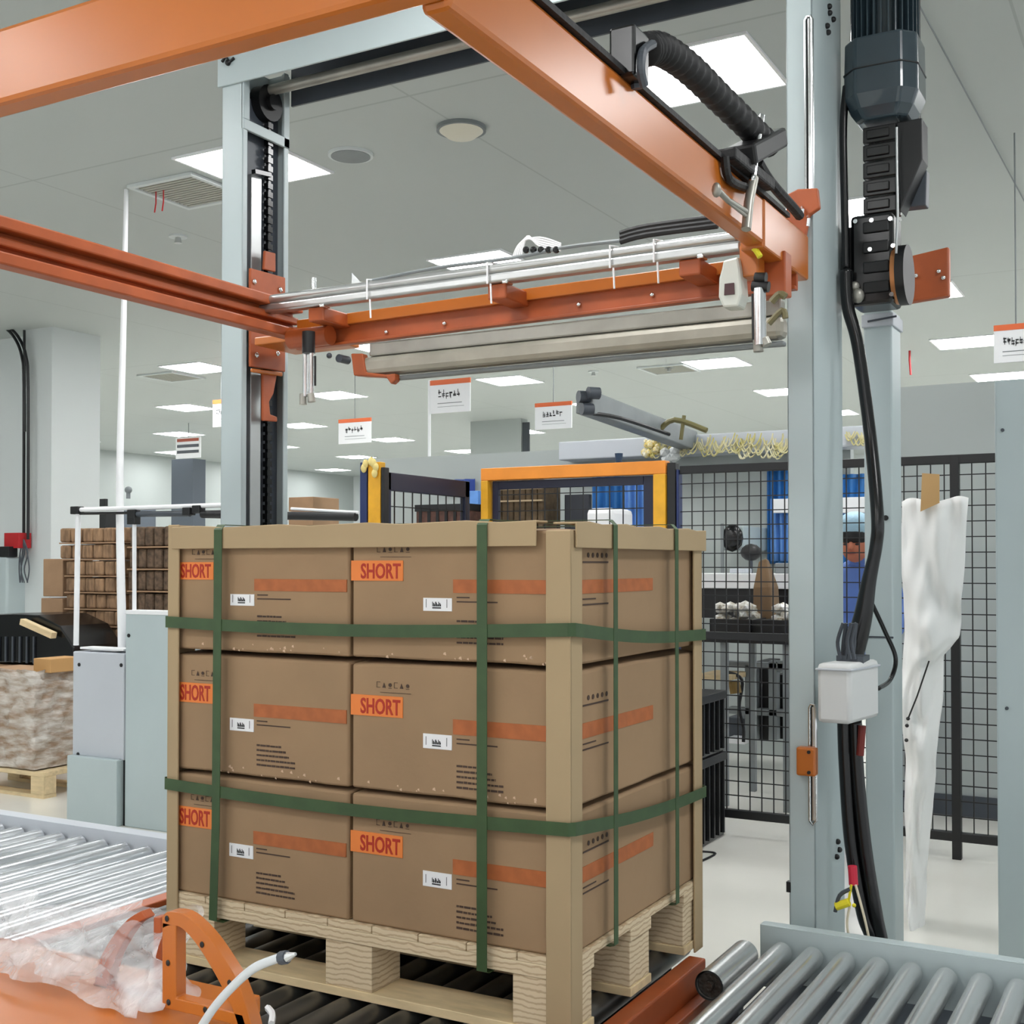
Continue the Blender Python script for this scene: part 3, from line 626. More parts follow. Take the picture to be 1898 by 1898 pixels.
for k in range(9):
    x = 1560 + random.uniform(-8, 25); mb.tube(cpts([(x, 1222), (x + random.uniform(-12, 12), 1190), (x + random.uniform(0, 18), 1155)], 3.52 + random.uniform(-.03, .03)), .006, 6, smooth=5)
mb.box(onY(1550, 1215, 3.5), onY(1600, 1230, 3.5) + V((0, .08, 0))); mb.build('wire_tangle', GREYD, label='tangle of small grey and black wires above the junction box', cat='wires')
mb = MB(); mb.tube(cpts([(1598, 1345), (1596, 1375), (1594, 1400)], 3.58), .011, 10); mb.build('red_sleeve', mat('dark_red', (110, 30, 22), .5), label='dark red sleeve hanging below the junction box', cat='cable sleeve')
t = thing('cable_joint', 'red and yellow taped wire joint hanging low between the posts', 'wires', onY(1575, 1700, 3.5))
mb = MB(); mb.tube(cpts([(1580, 1605), (1582, 1640)], 3.52), .013, 10); mb.build('red_tape', mat('magenta_red', (196, 36, 62), .5), t)
mb = MB(); mb.tube(cpts([(1550, 1680), (1574, 1672)], 3.5), .012, 10); mb.tube(cpts([(1578, 1640), (1572, 1675)], 3.5), .004, 6); mb.ball(onY(1583, 1678, 3.5), .006); mb.build('yellow_tape', mat('lemon', (222, 208, 40), .5), t)
mb = MB(); mb.tube(cpts([(1575, 1680), (1570, 1710), (1574, 1740)], 3.5), .004, 6, smooth=4); mb.tube(cpts([(1586, 1640), (1602, 1700), (1612, 1745)], 3.5), .004, 6, smooth=4); mb.build('cream_wire', mat('cream_wire', (214, 204, 180), .5), t)
mb = MB(); mb.tube(cpts([(1548, 1690), (1556, 1660), (1576, 1648)], 3.5), .006, 6, smooth=4); mb.build('grey_tape', GREYD, t)

# ================================================================== ORANGE LIFTING FRAME
ZL, ZH = 2.27, 2.40
lf = thing('lifting_frame', 'orange steel rectangular lifting frame hung from the portal above the load', 'machine frame', (-1.85, 2.45, ZL))
XR, XL, YF, YB = -.95, -2.72, 1.46, 3.36
mb = MB(); mb.box((XL - .05, YF, 2.314), (XR + .0, YF + .055, 2.455)); mb.build('front_beam', ORANGE, lf, bev=.01)
mb = MB(); mb.box((XR - .05, YF + .055, 2.306), (XR + .002, YB - .12, 2.428)); mb.build('right_beam', ORANGE, lf, bev=.01)
mb = MB(); mb.bar((XR + .0, YF + .1, 2.434), (XR + .0, YB - .1, 2.434), .02, .012); mb.build('beam_cable', RUBBER, lf)
# left beam: lipped channel open to the inside
mb = MB(); xl = XL
mb.box((xl - .055, YF + .05, ZH - .035), (xl, YB + .02, ZH)); mb.box((xl - .055, YF + .05, ZL), (xl - .045, YB + .02, ZH)); mb.box((xl - .055, YF + .05, ZL), (xl, YB + .02, ZL + .035)); mb.box((xl - .045, YF + .05, ZL + .055), (xl - .02, YB + .02, ZL + .08)); mb.build('left_beam', ORANGE2, lf, bev=.005)
# back beam
bl, br = onY(640, 637, YB), onY(1330, 552, YB)
def bb(z0, z1, y0, y1, m, nm, bev=.003):
    mb = MB(); xs = (XL, XR); P = []
    for x in xs:
        z = bl.z + (br.z - bl.z) * (x - bl.x) / (br.x - bl.x); P.append([V((x, y0, z + z0)), V((x, y1, z + z0)), V((x, y1, z + z1)), V((x, y0, z + z1))])
    mb.loft(P); return mb.build(nm, m, lf, bev=bev)
bb(0, .072, YB, YB + .012, ORANGE2, 'back_beam'); bb(.062, .1, YB - .018, YB + .03, ORANGE, 'back_beam_flange'); bb(-.006, .004, YB - .02, YB + .01, ORANGE2, 'back_beam_lip', .002)
for px, py in ((716, 616), (824, 600), (1073, 565), (1209, 547)): q = onY(px, py, YB - .004); mb = MB(); mb.ball(q, .008); mb.build('bolt', CHROME, lf, smooth=True)
# carriage on the left column
def xplate(name, x, pxs, m=ORANGE2, th=.012):
    mb = MB(); mb.prism([onX(px, py, x) for px, py in pxs], (th, 0, 0)); return mb.build(name, m, lf, bev=.004)
xplate('carriage_plate', -3.10, [(460, 497), (525, 515), (525, 690), (460, 680)])
mb = MB(); a = onX(460, 560, -3.09); mb.box((-3.05, 3.5, 2.30), (XL - .02, 3.74, 2.33)); mb.build('carriage_arm', ORANGE, lf, bev=.004)
mb = MB(); mb.prism([onY(505, 600, 3.40), onY(600, 612, 3.40), onY(600, 640, 3.40), onY(560, 628, 3.40), onY(505, 618, 3.40)], (0, .02, 0)); mb.build('corner_gusset', ORANGE2, lf, bev=.004)
for px, py in ((472, 522), (520, 537), (476, 658), (515, 655)): q = onX(px, py, -3.085); mb = MB(); mb.ball(q, .011, (.5, 1, 1)); mb.build('bolt', CHROME, lf, smooth=True)
xplate('chain_lug', -3.1, [(487, 465), (507, 470), (507, 505), (485, 500)])
xplate('lower_lever', -3.1, [(483, 690), (510, 692), (503, 730), (495, 745), (497, 768), (510, 773), (510, 782), (483, 780), (483, 720)])
xplate('carriage_lip', -3.085, [(463, 683), (520, 690), (520, 698), (463, 690)], ORANGE)
# carriage on the right column
mb = MB(); a = onX(1380, 420, XR); mb.box((XR - .06, YB - .32, 2.296), (XR + .006, YB + .1, 2.425)); mb.build('corner_bracket', ORANGE, lf, bev=.006)
mb = MB(); mb.prism([onY(1458, 360, 3.47), onY(1478, 350, 3.47), onY(1515, 348, 3.47), onY(1519, 385, 3.47), onY(1500, 398, 3.47), onY(1492, 440, 3.47), onY(1470, 455, 3.47), onY(1455, 440, 3.47)], (0, .02, 0)); mb.build('right_clamp', ORANGE2, lf, bev=.004)
for px, py in ((1487, 385), (1478, 430), (1498, 402)): q = onY(px, py, 3.465); mb = MB(); mb.tube([q, q + V((.005, -.012, -.01)), q + V((.002, -.01, -.03))], .006); mb.build('hook', CHROME, lf, smooth=True)
# silver guide rail on stand-offs
YR = 3.22
a = onY(432, 579, YR); b_ = onY(1378, 441, YR); zr = (a.z + b_.z) / 2
mb = MB(); x0 = a.x; x1 = b_.x; zr = onY(930, 510, YR).z
def railsec(x, dx=0): return [V((x, YR - .03, zr - .03)), V((x, YR + .03, zr - .03)), V((x + dx, YR + .03, zr + .008)), V((x + dx, YR - .03, zr + .008))]
mb.box((x0 + .05, YR - .024, zr - .026), (x1, YR + .024, zr + .004)); mb.cyl((x0 + .08, YR - .01, zr + .018), (x1 - .01, YR - .01, zr + .018), .016, seg=16); mb.build('silver_rail', ALU, lf, bev=.008, smooth=True)
for px in (590, 925, 1282):
    q = onY(px, 540, YR); mb = MB(); mb.box((q.x - .035, YR - .01, ZL + .02), (q.x + .03, YB, zr - .027)); mb.build('rail_bracket', ORANGE2, lf, bev=.005)
    mb = MB(); mb.box((q.x + .025, YR - .03, ZL + .06), (q.x + .045, YR + .01, zr - .022)); mb.build('rail_clamp', CHROME, lf, bev=.004)
for px in (691, 913, 1139, 1220):
    q = onY(px, 500, YR); mb = MB(); mb.tube([V((q.x, YR - .032, zr - .03)), V((q.x, YR - .032, zr + .035)), V((q.x, YR + .03, zr + .045))], .003, 6); mb.tube([V((q.x + .01, YR - .03, zr - .03)), V((q.x + .012, YR - .028, zr - .09))], .003, 6); mb.build('cable_tie', WHITE, lf)
mb = MB(); q = [onY(1150, 443, YR), onY(1200, 430, YR), onY(1330, 413, YR)]; 
for dz in (0, .012, .024): mb.tube([p + V((0, 0, dz - .008)) for p in q], .009, 8, smooth=4)
mb.build('rail_cable', RUBBER, lf)
mb = MB(); mb.tube([onY(690, 520, YR), onY(800, 498, YR), onY(950, 478, YR), onY(1050, 458, YR), onY(1150, 446, YR)], .006, 8, smooth=4); mb.build('grey_hose', GREYM, lf)
mb = MB()
for k in range(5): mb.tube([onY(950 + 4 * k, 478, YR), onY(965 + 3 * k, 450 - 3 * k, YR), onY(1000, 440 + 4 * k, YR), onY(1040, 452 + 3 * k, YR)], .003, 6, smooth=5)
mb.build('white_wire_coil', WHITE, lf)
mb = MB(); 
for k in range(5): mb.ball(onY(975 + 14 * k, 463, YR), .011)
mb.build('valve_block', BLACKG, lf, bev=.003)
mb = MB(); mb.prism([onY(652, 530, YR), onY(652, 505, YR), onY(668, 522, YR), onY(690, 526, YR)], (0, .004, 0)); mb.build('sensor_flag', CHROME, lf)
mb = MB(); q = onY(582, 535, YR); mb.cyl((q.x, YR, zr), (q.x, YR, onY(582, 515, YR).z), .008, seg=12); mb.build('stop_pin', CHROME, lf, smooth=True)
# clamp bars beneath the back beam
YK = 3.30
def kbar(name, p, q, w, h, m, Y=YK, bev=.006): mb = MB(); a = onY(*p, Y); b_ = onY(*q, Y); z = (a.z + b_.z) / 2; mb.box((a.x, Y - w / 2, z - h / 2), (b_.x, Y + w / 2, z + h / 2)); return mb.build(name, m, lf, bev=bev)
kbar('clamp_bar', (690, 652), (1452, 568), .04, .045, ALUM)
kbar('film_roller', (668, 684), (1456, 606), .07, .062, mat('grey_film_bar', (158, 154, 142), .4, metal=.35, var=.1, vscale=10), bev=.018)
kbar('lower_bar', (730, 704), (1456, 634), .03, .014, GREYM)
mb = MB(); mb.prism([onY(650, 655, 3.26), onY(672, 655, 3.26), onY(678, 690, 3.26), onY(715, 694, 3.26), onY(732, 692, 3.26), onY(732, 705, 3.26), onY(724, 712, 3.26), onY(716, 700, 3.26), onY(655, 696, 3.26)], (0, .03, 0)); mb.build('bar_hook', ORANGE2, lf, bev=.004)
mb = MB(); q = onY(628, 664, 3.26); mb.cyl(q, q + V((0, .05, 0)), .014, seg=14); mb.ball(q + V((-.04, 0, .012)), .01); mb.build('pivot_pin', GREYD, lf, smooth=True)
q = onY(552, 628, 3.3); mb = MB(); mb.cyl(q + V((-.03, 0, 0)), q + V((.14, 0, 0)), .034, seg=20); mb.build('corner_round', ORANGE2, lf, smooth=True)
# pneumatic cylinders
def cyl_thing(name, pts, Y, r_, m): mb = MB(); [mb.cyl(onY(*p, Y), onY(*q, Y), r_, seg=14) for p, q in pts]; return mb.build(name, m, lf, smooth=True)
cyl_thing('guide_cylinder', [((566, 650), (566, 735)), ((577, 645), (577, 740))], 3.2, .009, CHROME)
cyl_thing('air_hose', [((584, 660), (584, 715))], 3.2, .004, BLACK)
cyl_thing('cylinder_foot', [((562, 730), (562, 750)), ((576, 730), (578, 745))], 3.2, .013, ALUM)
cyl_thing('cylinder_head', [((572, 615), (572, 655))], 3.2, .022, BLACK)
cyl_thing('guide_cylinder', [((1408, 535), (1409, 640))], 3.0, .016, CHROME)
cyl_thing('guide_rod', [((1397, 545), (1398, 630))], 3.0, .006, BLACK)
cyl_thing('cylinder_foot', [((1405, 630), (1406, 652)), ((1416, 628), (1422, 640))], 3.0, .013, ALUM)
cyl_thing('cylinder_head', [((1400, 515), (1420, 515)), ((1395, 530), (1425, 532))], 3.0, .014, BLACK)
a = onY(1335, 490, 3.1); b_ = onY(1374, 568, 3.1)
mb = MB(); mb.prism([onY(1337, 498, 3.1), onY(1340, 482, 3.1), onY(1368, 475, 3.1), onY(1372, 500, 3.1), onY(1375, 545, 3.1), onY(1368, 568, 3.1), onY(1340, 570, 3.1), onY(1331, 550, 3.1), onY(1332, 515, 3.1)], (0, .06, 0)); mb.build('valve_housing', mat('light_casting', (205, 208, 200), .45, metal=.2), lf, bev=.006)
mb = MB(); mb.prism([onY(1343, 526, 3.096), onY(1360, 524, 3.096), onY(1361, 545, 3.096), onY(1342, 547, 3.096)], (0, .01, 0)); mb.build('valve_window', mat('maroon', (70, 36, 40), .4), lf)
mb = MB(); mb.box(onY(1370, 455, 3.12), onY(1405, 510, 3.12) + V((0, .06, 0))); mb.build('lower_bracket', ORANGE, lf, bev=.004)
mb = MB(); mb.box(onY(1405, 470, 3.2), onY(1456, 545, 3.2) + V((0, .06, 0))); mb.build('lower_bracket', ORANGE2, lf, bev=.004)
mb = MB(); mb.tube([onY(1386, 452, 3.05), onY(1400, 462, 3.05), onY(1409, 476, 3.05)], .008, 8); mb.build('yellow_tag', mat('lemon2', (228, 222, 50), .5), lf)
mb = MB(); mb.tube([onY(1425, 600, 3.1), onY(1450, 575, 3.1), onY(1456, 590, 3.1)], .008, 6, smooth=4); mb.tube([onY(1430, 560, 3.1), onY(1445, 545, 3.1), onY(1456, 550, 3.1)], .01, 6, smooth=4); mb.build('olive_hose', mat('olive_hose', (120, 112, 78), .5), lf)
# upper actuator lying over the right beam
def xs_(pts, X=XR + .03): return [onX(px, py, X) for px, py in pts]
mb = MB(); mb.tube(xs_([(1412, 215), (1403, 270), (1396, 330)]), .008, 12); mb.build('actuator_rod', CHROME, lf, smooth=True)
mb = MB(); mb.tube(xs_([(1397, 330), (1388, 375), (1383, 425)]), .012, 12); mb.build('actuator_body', ALUM, lf, smooth=True)
mb = MB(); mb.tube(xs_([(1328, 350), (1350, 372), (1382, 392)]), .007, 10); mb.tube(xs_([(1350, 375), (1382, 400)]), .004, 8); mb.ball(xs_([(1328, 352)])[0], .011, (1, 1, 1.6)); mb.build('linkage_arm', ALUM, lf, smooth=True)
mb = MB(); mb.tube(xs_([(1343, 290), (1350, 330), (1375, 345), (1395, 350)], XR + .015), .011, 8, smooth=4); mb.build('black_air_hose', RUBBER, lf)
q = xs_([(1396, 334)])[0]; mb = MB(); mb.ball(q, .017, (.6, 1, 1)); mb.build('pivot', CHROME, lf, smooth=True)
mb = MB(); mb.tube(xs_([(1405, 300), (1430, 340), (1470, 385), (1482, 400)], XR + .0), .014, 8, smooth=4); mb.build('corner_cable', RUBBER, lf)

# black corrugated hose with its holders
XH = XR + .01
hs = thing('corrugated_hose', 'black corrugated hose arching above the right orange beam', 'hose', onX(1190, 150, XH))
P = [onX(x, y, XH) for x, y in ((1196, 92), (1225, 92), (1275, 125), (1330, 178), (1385, 232), (1425, 270))]
mb = MB(); mb.tube(P, lambda t_: .031 + .0035 * math.sin(t_ * 2 * math.pi * 22), 16, smooth=30); mb.build('hose_sleeve', RUBBER, hs, smooth='all')
mb = MB(); a = onX(1172, 105, XH); mb.box(a + V((-.035, -.035, -.05)), a + V((.02, .04, .05))); mb.build('end_block', BLACKG, hs, bev=.006)
mb = MB(); mb.tube([onX(x, y, XH + .03) for x, y in ((1210, 82), (1192, 95), (1188, 130), (1194, 160))], .009, 8, smooth=5); mb.build('holder_strip', GREYD, hs)
mb = MB(); a = onX(1175, 140, XH); mb.tube([a + V((0, 0, .05)), onX(1180, 165, XH)], .012); mb.build('foot', GREYD, hs)
mb = MB(); mb.bar(onX(1372, 290, XH), onX(1432, 258, XH), .08, .05); mb.build('end_clamp', BLACK, hs, bev=.008)
mb = MB(); mb.bar(onX(1345, 285, XH), onX(1420, 345, XH), .05, .03); mb.build('lower_channel', RUBBER, hs, bev=.006)

# ================================================================== FENCE LINE
YFN = 6.43; FT = 2.03; FB = .09
def fence(x0, x1, posts, label, m=BLACK, z0=FB, z1=FT, wz=.078, wx=.066, Y=YFN, mm=BLACK):
    t = thing('mesh_fence', label, 'fence', ((x0 + x1) / 2, Y, 0))
    mb = MB(); mb.box((x0, Y - .02, z1 - .045), (x1, Y + .02, z1)); mb.build('top_rail', mm, t, bev=.003)
    mb = MB(); mb.box((x0, Y - .02, z0), (x1, Y + .02, z0 + .045)); mb.build('bottom_rail', mm, t, bev=.003)
    for x in posts: mb = MB(); mb.box((x - .022, Y - .022, 0), (x + .022, Y + .022, z1)); mb.build('post', mm, t, bev=.003)
    mb = MB(); x = x0 + wx
    while x < x1: mb.box((x - .0028, Y - .003, z0 + .045), (x + .0028, Y + .003, z1 - .045)); x += wx
    z = z0 + .045 + wz
    while z < z1 - .045: mb.box((x0, Y - .006, z - .0028), (x1, Y, z + .0028)); z += wz
    mb.build('wire_mesh', BLACK, t); return t
xa = onY(1262, 900, YFN).x; xb = onY(1640, 900, YFN).x; xc = onY(1770, 900, YFN).x; xd = onY(1900, 900, YFN).x
t = fence(xa, xb - .03, [xb - .05], 'black wire mesh fence panel between the load and the right column')
mb = MB(); z = onY(1400, 1180, YFN).z; mb.box((xa, YFN - .02, z - .02), (xb - .03, YFN + .02, z + .02)); mb.build('middle_rail', BLACK, t)
fence(xb + .03, xd + .5, [xc], 'black wire mesh fence panel beside the hanging white sheet')
# blue corner post
x0_ = onY(1240, 900, YFN).x
mb = MB(); mb.box((x0_ - .0, YFN - .03, 0), (x0_ + .05, YFN + .03, FT + .02)); mb.build('fence_post', BLACK, label='black fence post right of the orange and yellow gate', cat='post', bev=.003)
mb = MB(); mb.box((x0_ + .055, YFN - .03, 0), (xa - .002, YFN + .03, FT - .02)); mb.build('fence_post', NAVY, label='navy blue fence post at the left end of the black mesh fence', cat='post', bev=.003)
# yellow framed gate
gxl = onY(897, 900, YFN).x; gxr = onY(1238, 900, YFN).x; gt = onY(1060, 862, YFN).z
g = thing('safety_gate', 'orange and yellow framed safety gate with black inner mesh behind the load', 'gate', ((gxl + gxr) / 2, YFN, 0))
mb = MB(); mb.box((gxl, YFN - .04, gt - .075), (gxr, YFN + .03, gt)); mb.build('top_bar', mat('amber_paint', (232, 142, 44), .45, var=.06), g, bev=.004)
mb = MB(); mb.box((gxl, YFN - .04, 0), (gxl + .05, YFN + .03, gt - .075)); mb.build('gate_post', YELL, g, bev=.004)
mb = MB(); mb.box((gxr - .075, YFN - .04, 0), (gxr, YFN + .03, gt - .075)); mb.build('gate_post', YELL, g, bev=.004)
mb = MB(); mb.box((gxl + .06, YFN - .0, 0), (gxl + .1, YFN + .03, gt - .08)); mb.box((gxr - .15, YFN, 0), (gxr - .08, YFN + .03, gt - .08)); mb.box((gxl + .1, YFN, gt - .13), (gxr - .15, YFN + .03, gt - .08)); mb.build('inner_frame', mat('deep_navy', (18, 22, 50), .4), g, bev=.003)
mb = MB(); x = gxl + .16
while x < gxr - .15: mb.box((x - .0028, YFN + .01, .1), (x + .0028, YFN + .016, gt - .13)); x += .085
z = .2
while z < gt - .14: mb.box((gxl + .1, YFN + .006, z - .0028), (gxr - .15, YFN + .012, z + .0028)); z += .1
mb.build('wire_mesh', BLACK, g)
# side fence going back-to-front on the left
XSF = -3.86
sf = thing('side_fence', 'navy and black framed side fence panel left of the safety gate', 'fence', (XSF, 5.9, 0))
ya, yb = onX(712, 880, XSF).y, YFN - .05
mb = MB(); zt2 = onX(712, 875, XSF).z; mb.box((XSF - .02, ya, zt2 - .1), (XSF + .02, yb, zt2)); mb.box((XSF - .02, ya, .05), (XSF + .02, yb, .1)); mb.box((XSF - .02, ya, .05), (XSF + .02, ya + .04, zt2)); mb.box((XSF - .02, yb - .05, .05), (XSF + .02, yb, zt2)); mb.build('frame', mat('deep_navy2', (22, 28, 52), .4), sf, bev=.003)
mb = MB(); y = ya + .1
while y < yb: mb.box((XSF - .003, y - .0028, .1), (XSF + .003, y + .0028, zt2 - .1)); y += .09
z = .2
while z < zt2 - .1: mb.box((XSF - .003, ya, z - .0028), (XSF + .003, yb, z + .0028)); z += .1
mb.build('wire_mesh', BLACK, sf)
mb = MB(); y = onX(750, 930, XSF).y; mb.box((XSF - .04, y - .08, onX(750, 908, XSF).z), (XSF - .022, y + .05, onX(750, 882, XSF).z)); mb.build('lock_box', mat('navy_black', (20, 24, 48), .4), sf)
yq = ya - .03
for (p0_, p1_, m, l, hh) in ((667, 680, NAVY, 'navy blue post at the far left of the safety fence', 857), (682, 705, YELL, 'yellow painted post at the left end of the side fence', 857), (706, 712, BLACK, 'thin black post beside the yellow post', 866)):
    a = onY(p0_, hh, yq); b_ = onY(p1_, hh, yq); mb = MB(); mb.box((a.x, yq, 0), (b_.x, yq + .05, a.z)); mb.build('fence_post', m, label=l, cat='post', bev=.004)
mb = MB(); a = onY(680, 862, yq - .01)
for k in range(6): mb.ball(a + V((random.uniform(-.03, .06), 0, random.uniform(-.05, .02))), .02, (1, .5, 1.3))
mb.build('tape_wrap', mat('pale_yellow_tape', (224, 204, 130), .6), label='scrap of pale yellow tape around the yellow post top', cat='tape')

# ================================================================== HANGING SIGNS
def sign(p0, p1, Y, label, pole=None, stem=None, lines=1, tilt=-.06):
    a = onY(*p0, Y); b_ = onY(*p1, Y); w = b_.x - a.x; h = a.z - b_.z; t = thing('hanging_sign', label, 'sign', ((a.x + b_.x) / 2, Y, b_.z), 'white notice boards with an orange top band')
    mb = MB(); mb.box((a.x, Y - .006, b_.z), (b_.x, Y + .006, a.z - h * .15)); mb.build('board', WHITE, t, bev=.002)
    mb = MB(); mb.box((a.x, Y - .008, a.z - h * .15), (b_.x, Y + .008, a.z)); mb.build('top_band', mat('orange_band_sign', (226, 108, 58), .5), t)
    mb = MB(); n = 6; gw = w * .55 / n
    for k in range(n):
        gx_ = a.x + w * .22 + k * gw; gz = a.z - h * .5
        for j in range(4):
            sx_, sz_ = random.uniform(0, gw * .5), random.uniform(0, h * .16)
            if j % 2: mb.box((gx_ + sx_, Y - .009, gz + sz_ - h * .08), (gx_ + sx_ + gw * .12, Y - .006, gz + sz_ + h * .05))
            else: mb.box((gx_, Y - .009, gz + sz_ - h * .04), (gx_ + gw * .75, Y - .006, gz + sz_ - h * .01))
    mb.build('writing', BLKINK, t)
    mb = MB(); mb.box((a.x + w * .2, Y - .008, b_.z + h * .28), (b_.x - w * .2, Y - .006, b_.z + h * .3)); mb.box((a.x + w * .2, Y - .008, b_.z + h * .18), (b_.x - w * .15, Y - .006, b_.z + h * .19)); mb.build('small_print', GREYM, t)
    if pole:
        q0 = onY(*pole[0], Y); q1 = onY(*pole[1], Y); mb = MB(); mb.cyl((q0.x, Y + .0, q1.z), (q0.x, Y, q0.z), .014, seg=12); mb.build('pole', WHITE, t, smooth=True)
    if stem: mb = MB(); mb.cyl(((a.x + b_.x) / 2, Y, a.z), ((a.x + b_.x) / 2, Y, CEIL), .004, seg=6); mb.build('hanging_wire', GREYM, t)
    return t
sign((797, 706), (872, 762), 9.6, 'white sign with orange top band on a tall white pole, middle of the hall', pole=((796, 705), (796, 1385)))
sign((992, 748), (1060, 793), 9.8, 'white sign with orange top band left of the grey lifting arm', stem=1)
sign((628, 778), (688, 820), 11, 'white sign with orange top band right of the left column', stem=1)
sign((395, 742), (425, 790), 10.5, 'white sign with orange corner mostly hidden behind the left column', stem=1)
sign((1842, 604), (1925, 668), 6.6, 'large white sign with orange top band at the right picture edge', stem=1)
a = onY(326, 812, 14); b_ = onY(371, 848, 14)
t = thing('striped_notice', 'small white notice with red and grey stripes left of the left column', 'sign', ((a.x + b_.x) / 2, 14, b_.z))
mb = MB(); mb.box((a.x, 14, b_.z), (b_.x, 14.02, a.z)); mb.build('board', WHITE, t)
h = a.z - b_.z
for k, m in ((0, mat('brick', (176, 90, 70), .6)), (1, GREYD), (2, GREYD)): mb = MB(); mb.box((a.x + .03, 13.995, a.z - h * (.2 + .28 * k)), (b_.x - .03, 14, a.z - h * (.06 + .28 * k))); mb.build('stripe', m, t)
mb = MB(); mb.cyl(((a.x + b_.x) / 2, 14.01, a.z), ((a.x + b_.x) / 2, 14.01, CEIL), .006, seg=6); mb.build('hanging_wire', GREYM, t)
a = onY(318, 852, 15); b_ = onY(357, 932, 15)
mb = MB(); mb.box((a.x, 15, 0), (b_.x, 15.3, a.z)); mb.build('grey_cabinet', DOORG, label='tall dark grey narrow cabinet beyond the pipe rail, below the striped notice', cat='cabinet')

# ================================================================== BEHIND THE FENCE
def ybox(name, p0, p1, Y, d, m, label, cat, bev=.005, tofloor=False, **k):
    a = onY(*p0, Y); b_ = onY(*p1, Y); mb = MB(); mb.box((a.x, Y, 0 if tofloor else b_.z), (b_.x, Y + d, a.z)); return mb.build(name, m, label=label, cat=cat, bev=bev, **k)
# work table and its bins
tz = onY(1400, 1180, 7.3).z
t = thing('work_table', 'dark work table behind the mesh fence carrying the film covered bins', 'table', (onY(1400, 1180, 7.4).x, 7.4, 0))
ax = onY(1225, 1180, 7.2).x; bx = onY(1478, 1180, 7.2).x
mb = MB(); mb.box((ax, 7.1, tz - .03), (bx, 7.75, tz)); mb.build('table_top', BLACK, t, bev=.004)
for x in (ax + .05, (ax + bx) / 2, bx - .05):
    for y in (7.15, 7.7): mb = MB(); mb.box((x - .02, y - .02, 0), (x + .02, y + .02, tz - .03)); mb.build('leg', GREYM, t)
for px, l in ((1315, 'left'), (1410, 'right')):
    a = onY(px, 1155, 7.2); w = .27; t = thing('parts_bin', '%s black bin with film wrapped goods on the table behind the fence' % l, 'bin', (a.x + w / 2, 7.35, tz), 'black bins behind the fence')
    mb = MB(); mb.box((a.x, 7.2, tz), (a.x + w, 7.5, tz + .012))
    for q in (((a.x, 7.2), (a.x + w, 7.212)), ((a.x, 7.488), (a.x + w, 7.5)), ((a.x, 7.2), (a.x + .012, 7.5)), ((a.x + w - .012, 7.2), (a.x + w, 7.5))): mb.box((q[0][0], q[0][1], tz), (q[1][0], q[1][1], tz + .11))
    mb.build('bin_body', BLACK, t, bev=.004)
    mb = MB()
    for k in range(26): mb.ball((a.x + random.uniform(.04, w - .04), random.uniform(7.25, 7.45), tz + random.uniform(.08, .19)), random.uniform(.035, .06), (1, 1, .7), sub=1)
    mb.build('wrapped_goods', mat('white_wrap', (214, 216, 214), .3, c2=(150, 140, 120), vscale=30), t)
# upper white shelf & dark shelf
sz1 = onY(1330, 1085, 7.8).z
t = thing('shelf_bench', 'white topped bench with dark front behind the fence bins', 'bench', (onY(1330, 1085, 7.8).x, 8.0, 0))
ax = onY(1230, 1080, 7.8).x; bx = onY(1478, 1080, 7.8).x
mb = MB(); mb.box((ax, 7.8, sz1 - .02), (bx, 8.2, sz1 + .08)); mb.build('bench_top', WHITE, t, bev=.004)
mb = MB(); mb.box((ax, 7.82, sz1 - .22), (bx, 8.18, sz1 - .02)); mb.build('drawer_front', BLACK, t)
for x in (ax + .03, bx - .03):
    for y in (7.85, 8.15): mb = MB(); mb.box((x - .02, y - .02, 0), (x + .02, y + .02, sz1 - .22)); mb.build('leg', GREYM, t)
a = onY(1398, 1040, 7.55); b_ = onY(1438, 1040, 7.55); mb = MB()
mb.loft([[V((a.x, 7.5, tz)), V((b_.x, 7.5, tz)), V((b_.x, 7.66, tz)), V((a.x, 7.66, tz))], [V((a.x + .01, 7.49, tz + .3)), V((b_.x - .02, 7.5, tz + .3)), V((b_.x - .01, 7.65, tz + .3)), V((a.x + .01, 7.66, tz + .3))], [V((a.x + .03, 7.54, a.z)), V((b_.x - .06, 7.54, a.z + .02)), V((b_.x - .06, 7.6, a.z + .01)), V((a.x + .03, 7.6, a.z - .01))]]); mb.build('brown_sack', mat('sack_brown', (116, 92, 66), .8, var=.2), label='upright brown paper sack behind the fence on the work table', cat='sack', bev=.012)
# frame with black fan box
a = onY(1340, 975, 8.6); b_ = onY(1378, 1020, 8.6)
t = thing('wall_unit', 'grey wall unit with a black round device behind the fence', 'device', ((a.x + b_.x) / 2, 8.6, b_.z))
mb = MB(); mb.box((a.x, 8.6, b_.z), (b_.x, 9.2, a.z)); mb.build('case', GREYP, t, bev=.01)
mb = MB(); mb.ball(((a.x + b_.x) / 2, 8.58, (a.z + b_.z) / 2), .085, (1, .4, 1.2)); mb.build('lens', BLACKG, t, smooth=True)
ybox('lamp_pole', (1335, 970), (1341, 1070), 8.55, .02, GREYM, 'thin grey upright pole beside the grey wall unit', 'pole', tofloor=True)
q = onY(1392, 1024, 8.05); t = thing('desk_fan', 'small black round headed device on a stand behind the fence', 'device', (q.x, 8.05, sz1 + .08))
mb = MB(); mb.ball(q, .075, (1, .7, .8)); mb.build('head', BLACK, t, smooth=True); mb = MB(); mb.cyl((q.x, q.y, sz1 + .08), (q.x, q.y, q.z - .04), .012); mb.build('stand', GREYD, t)
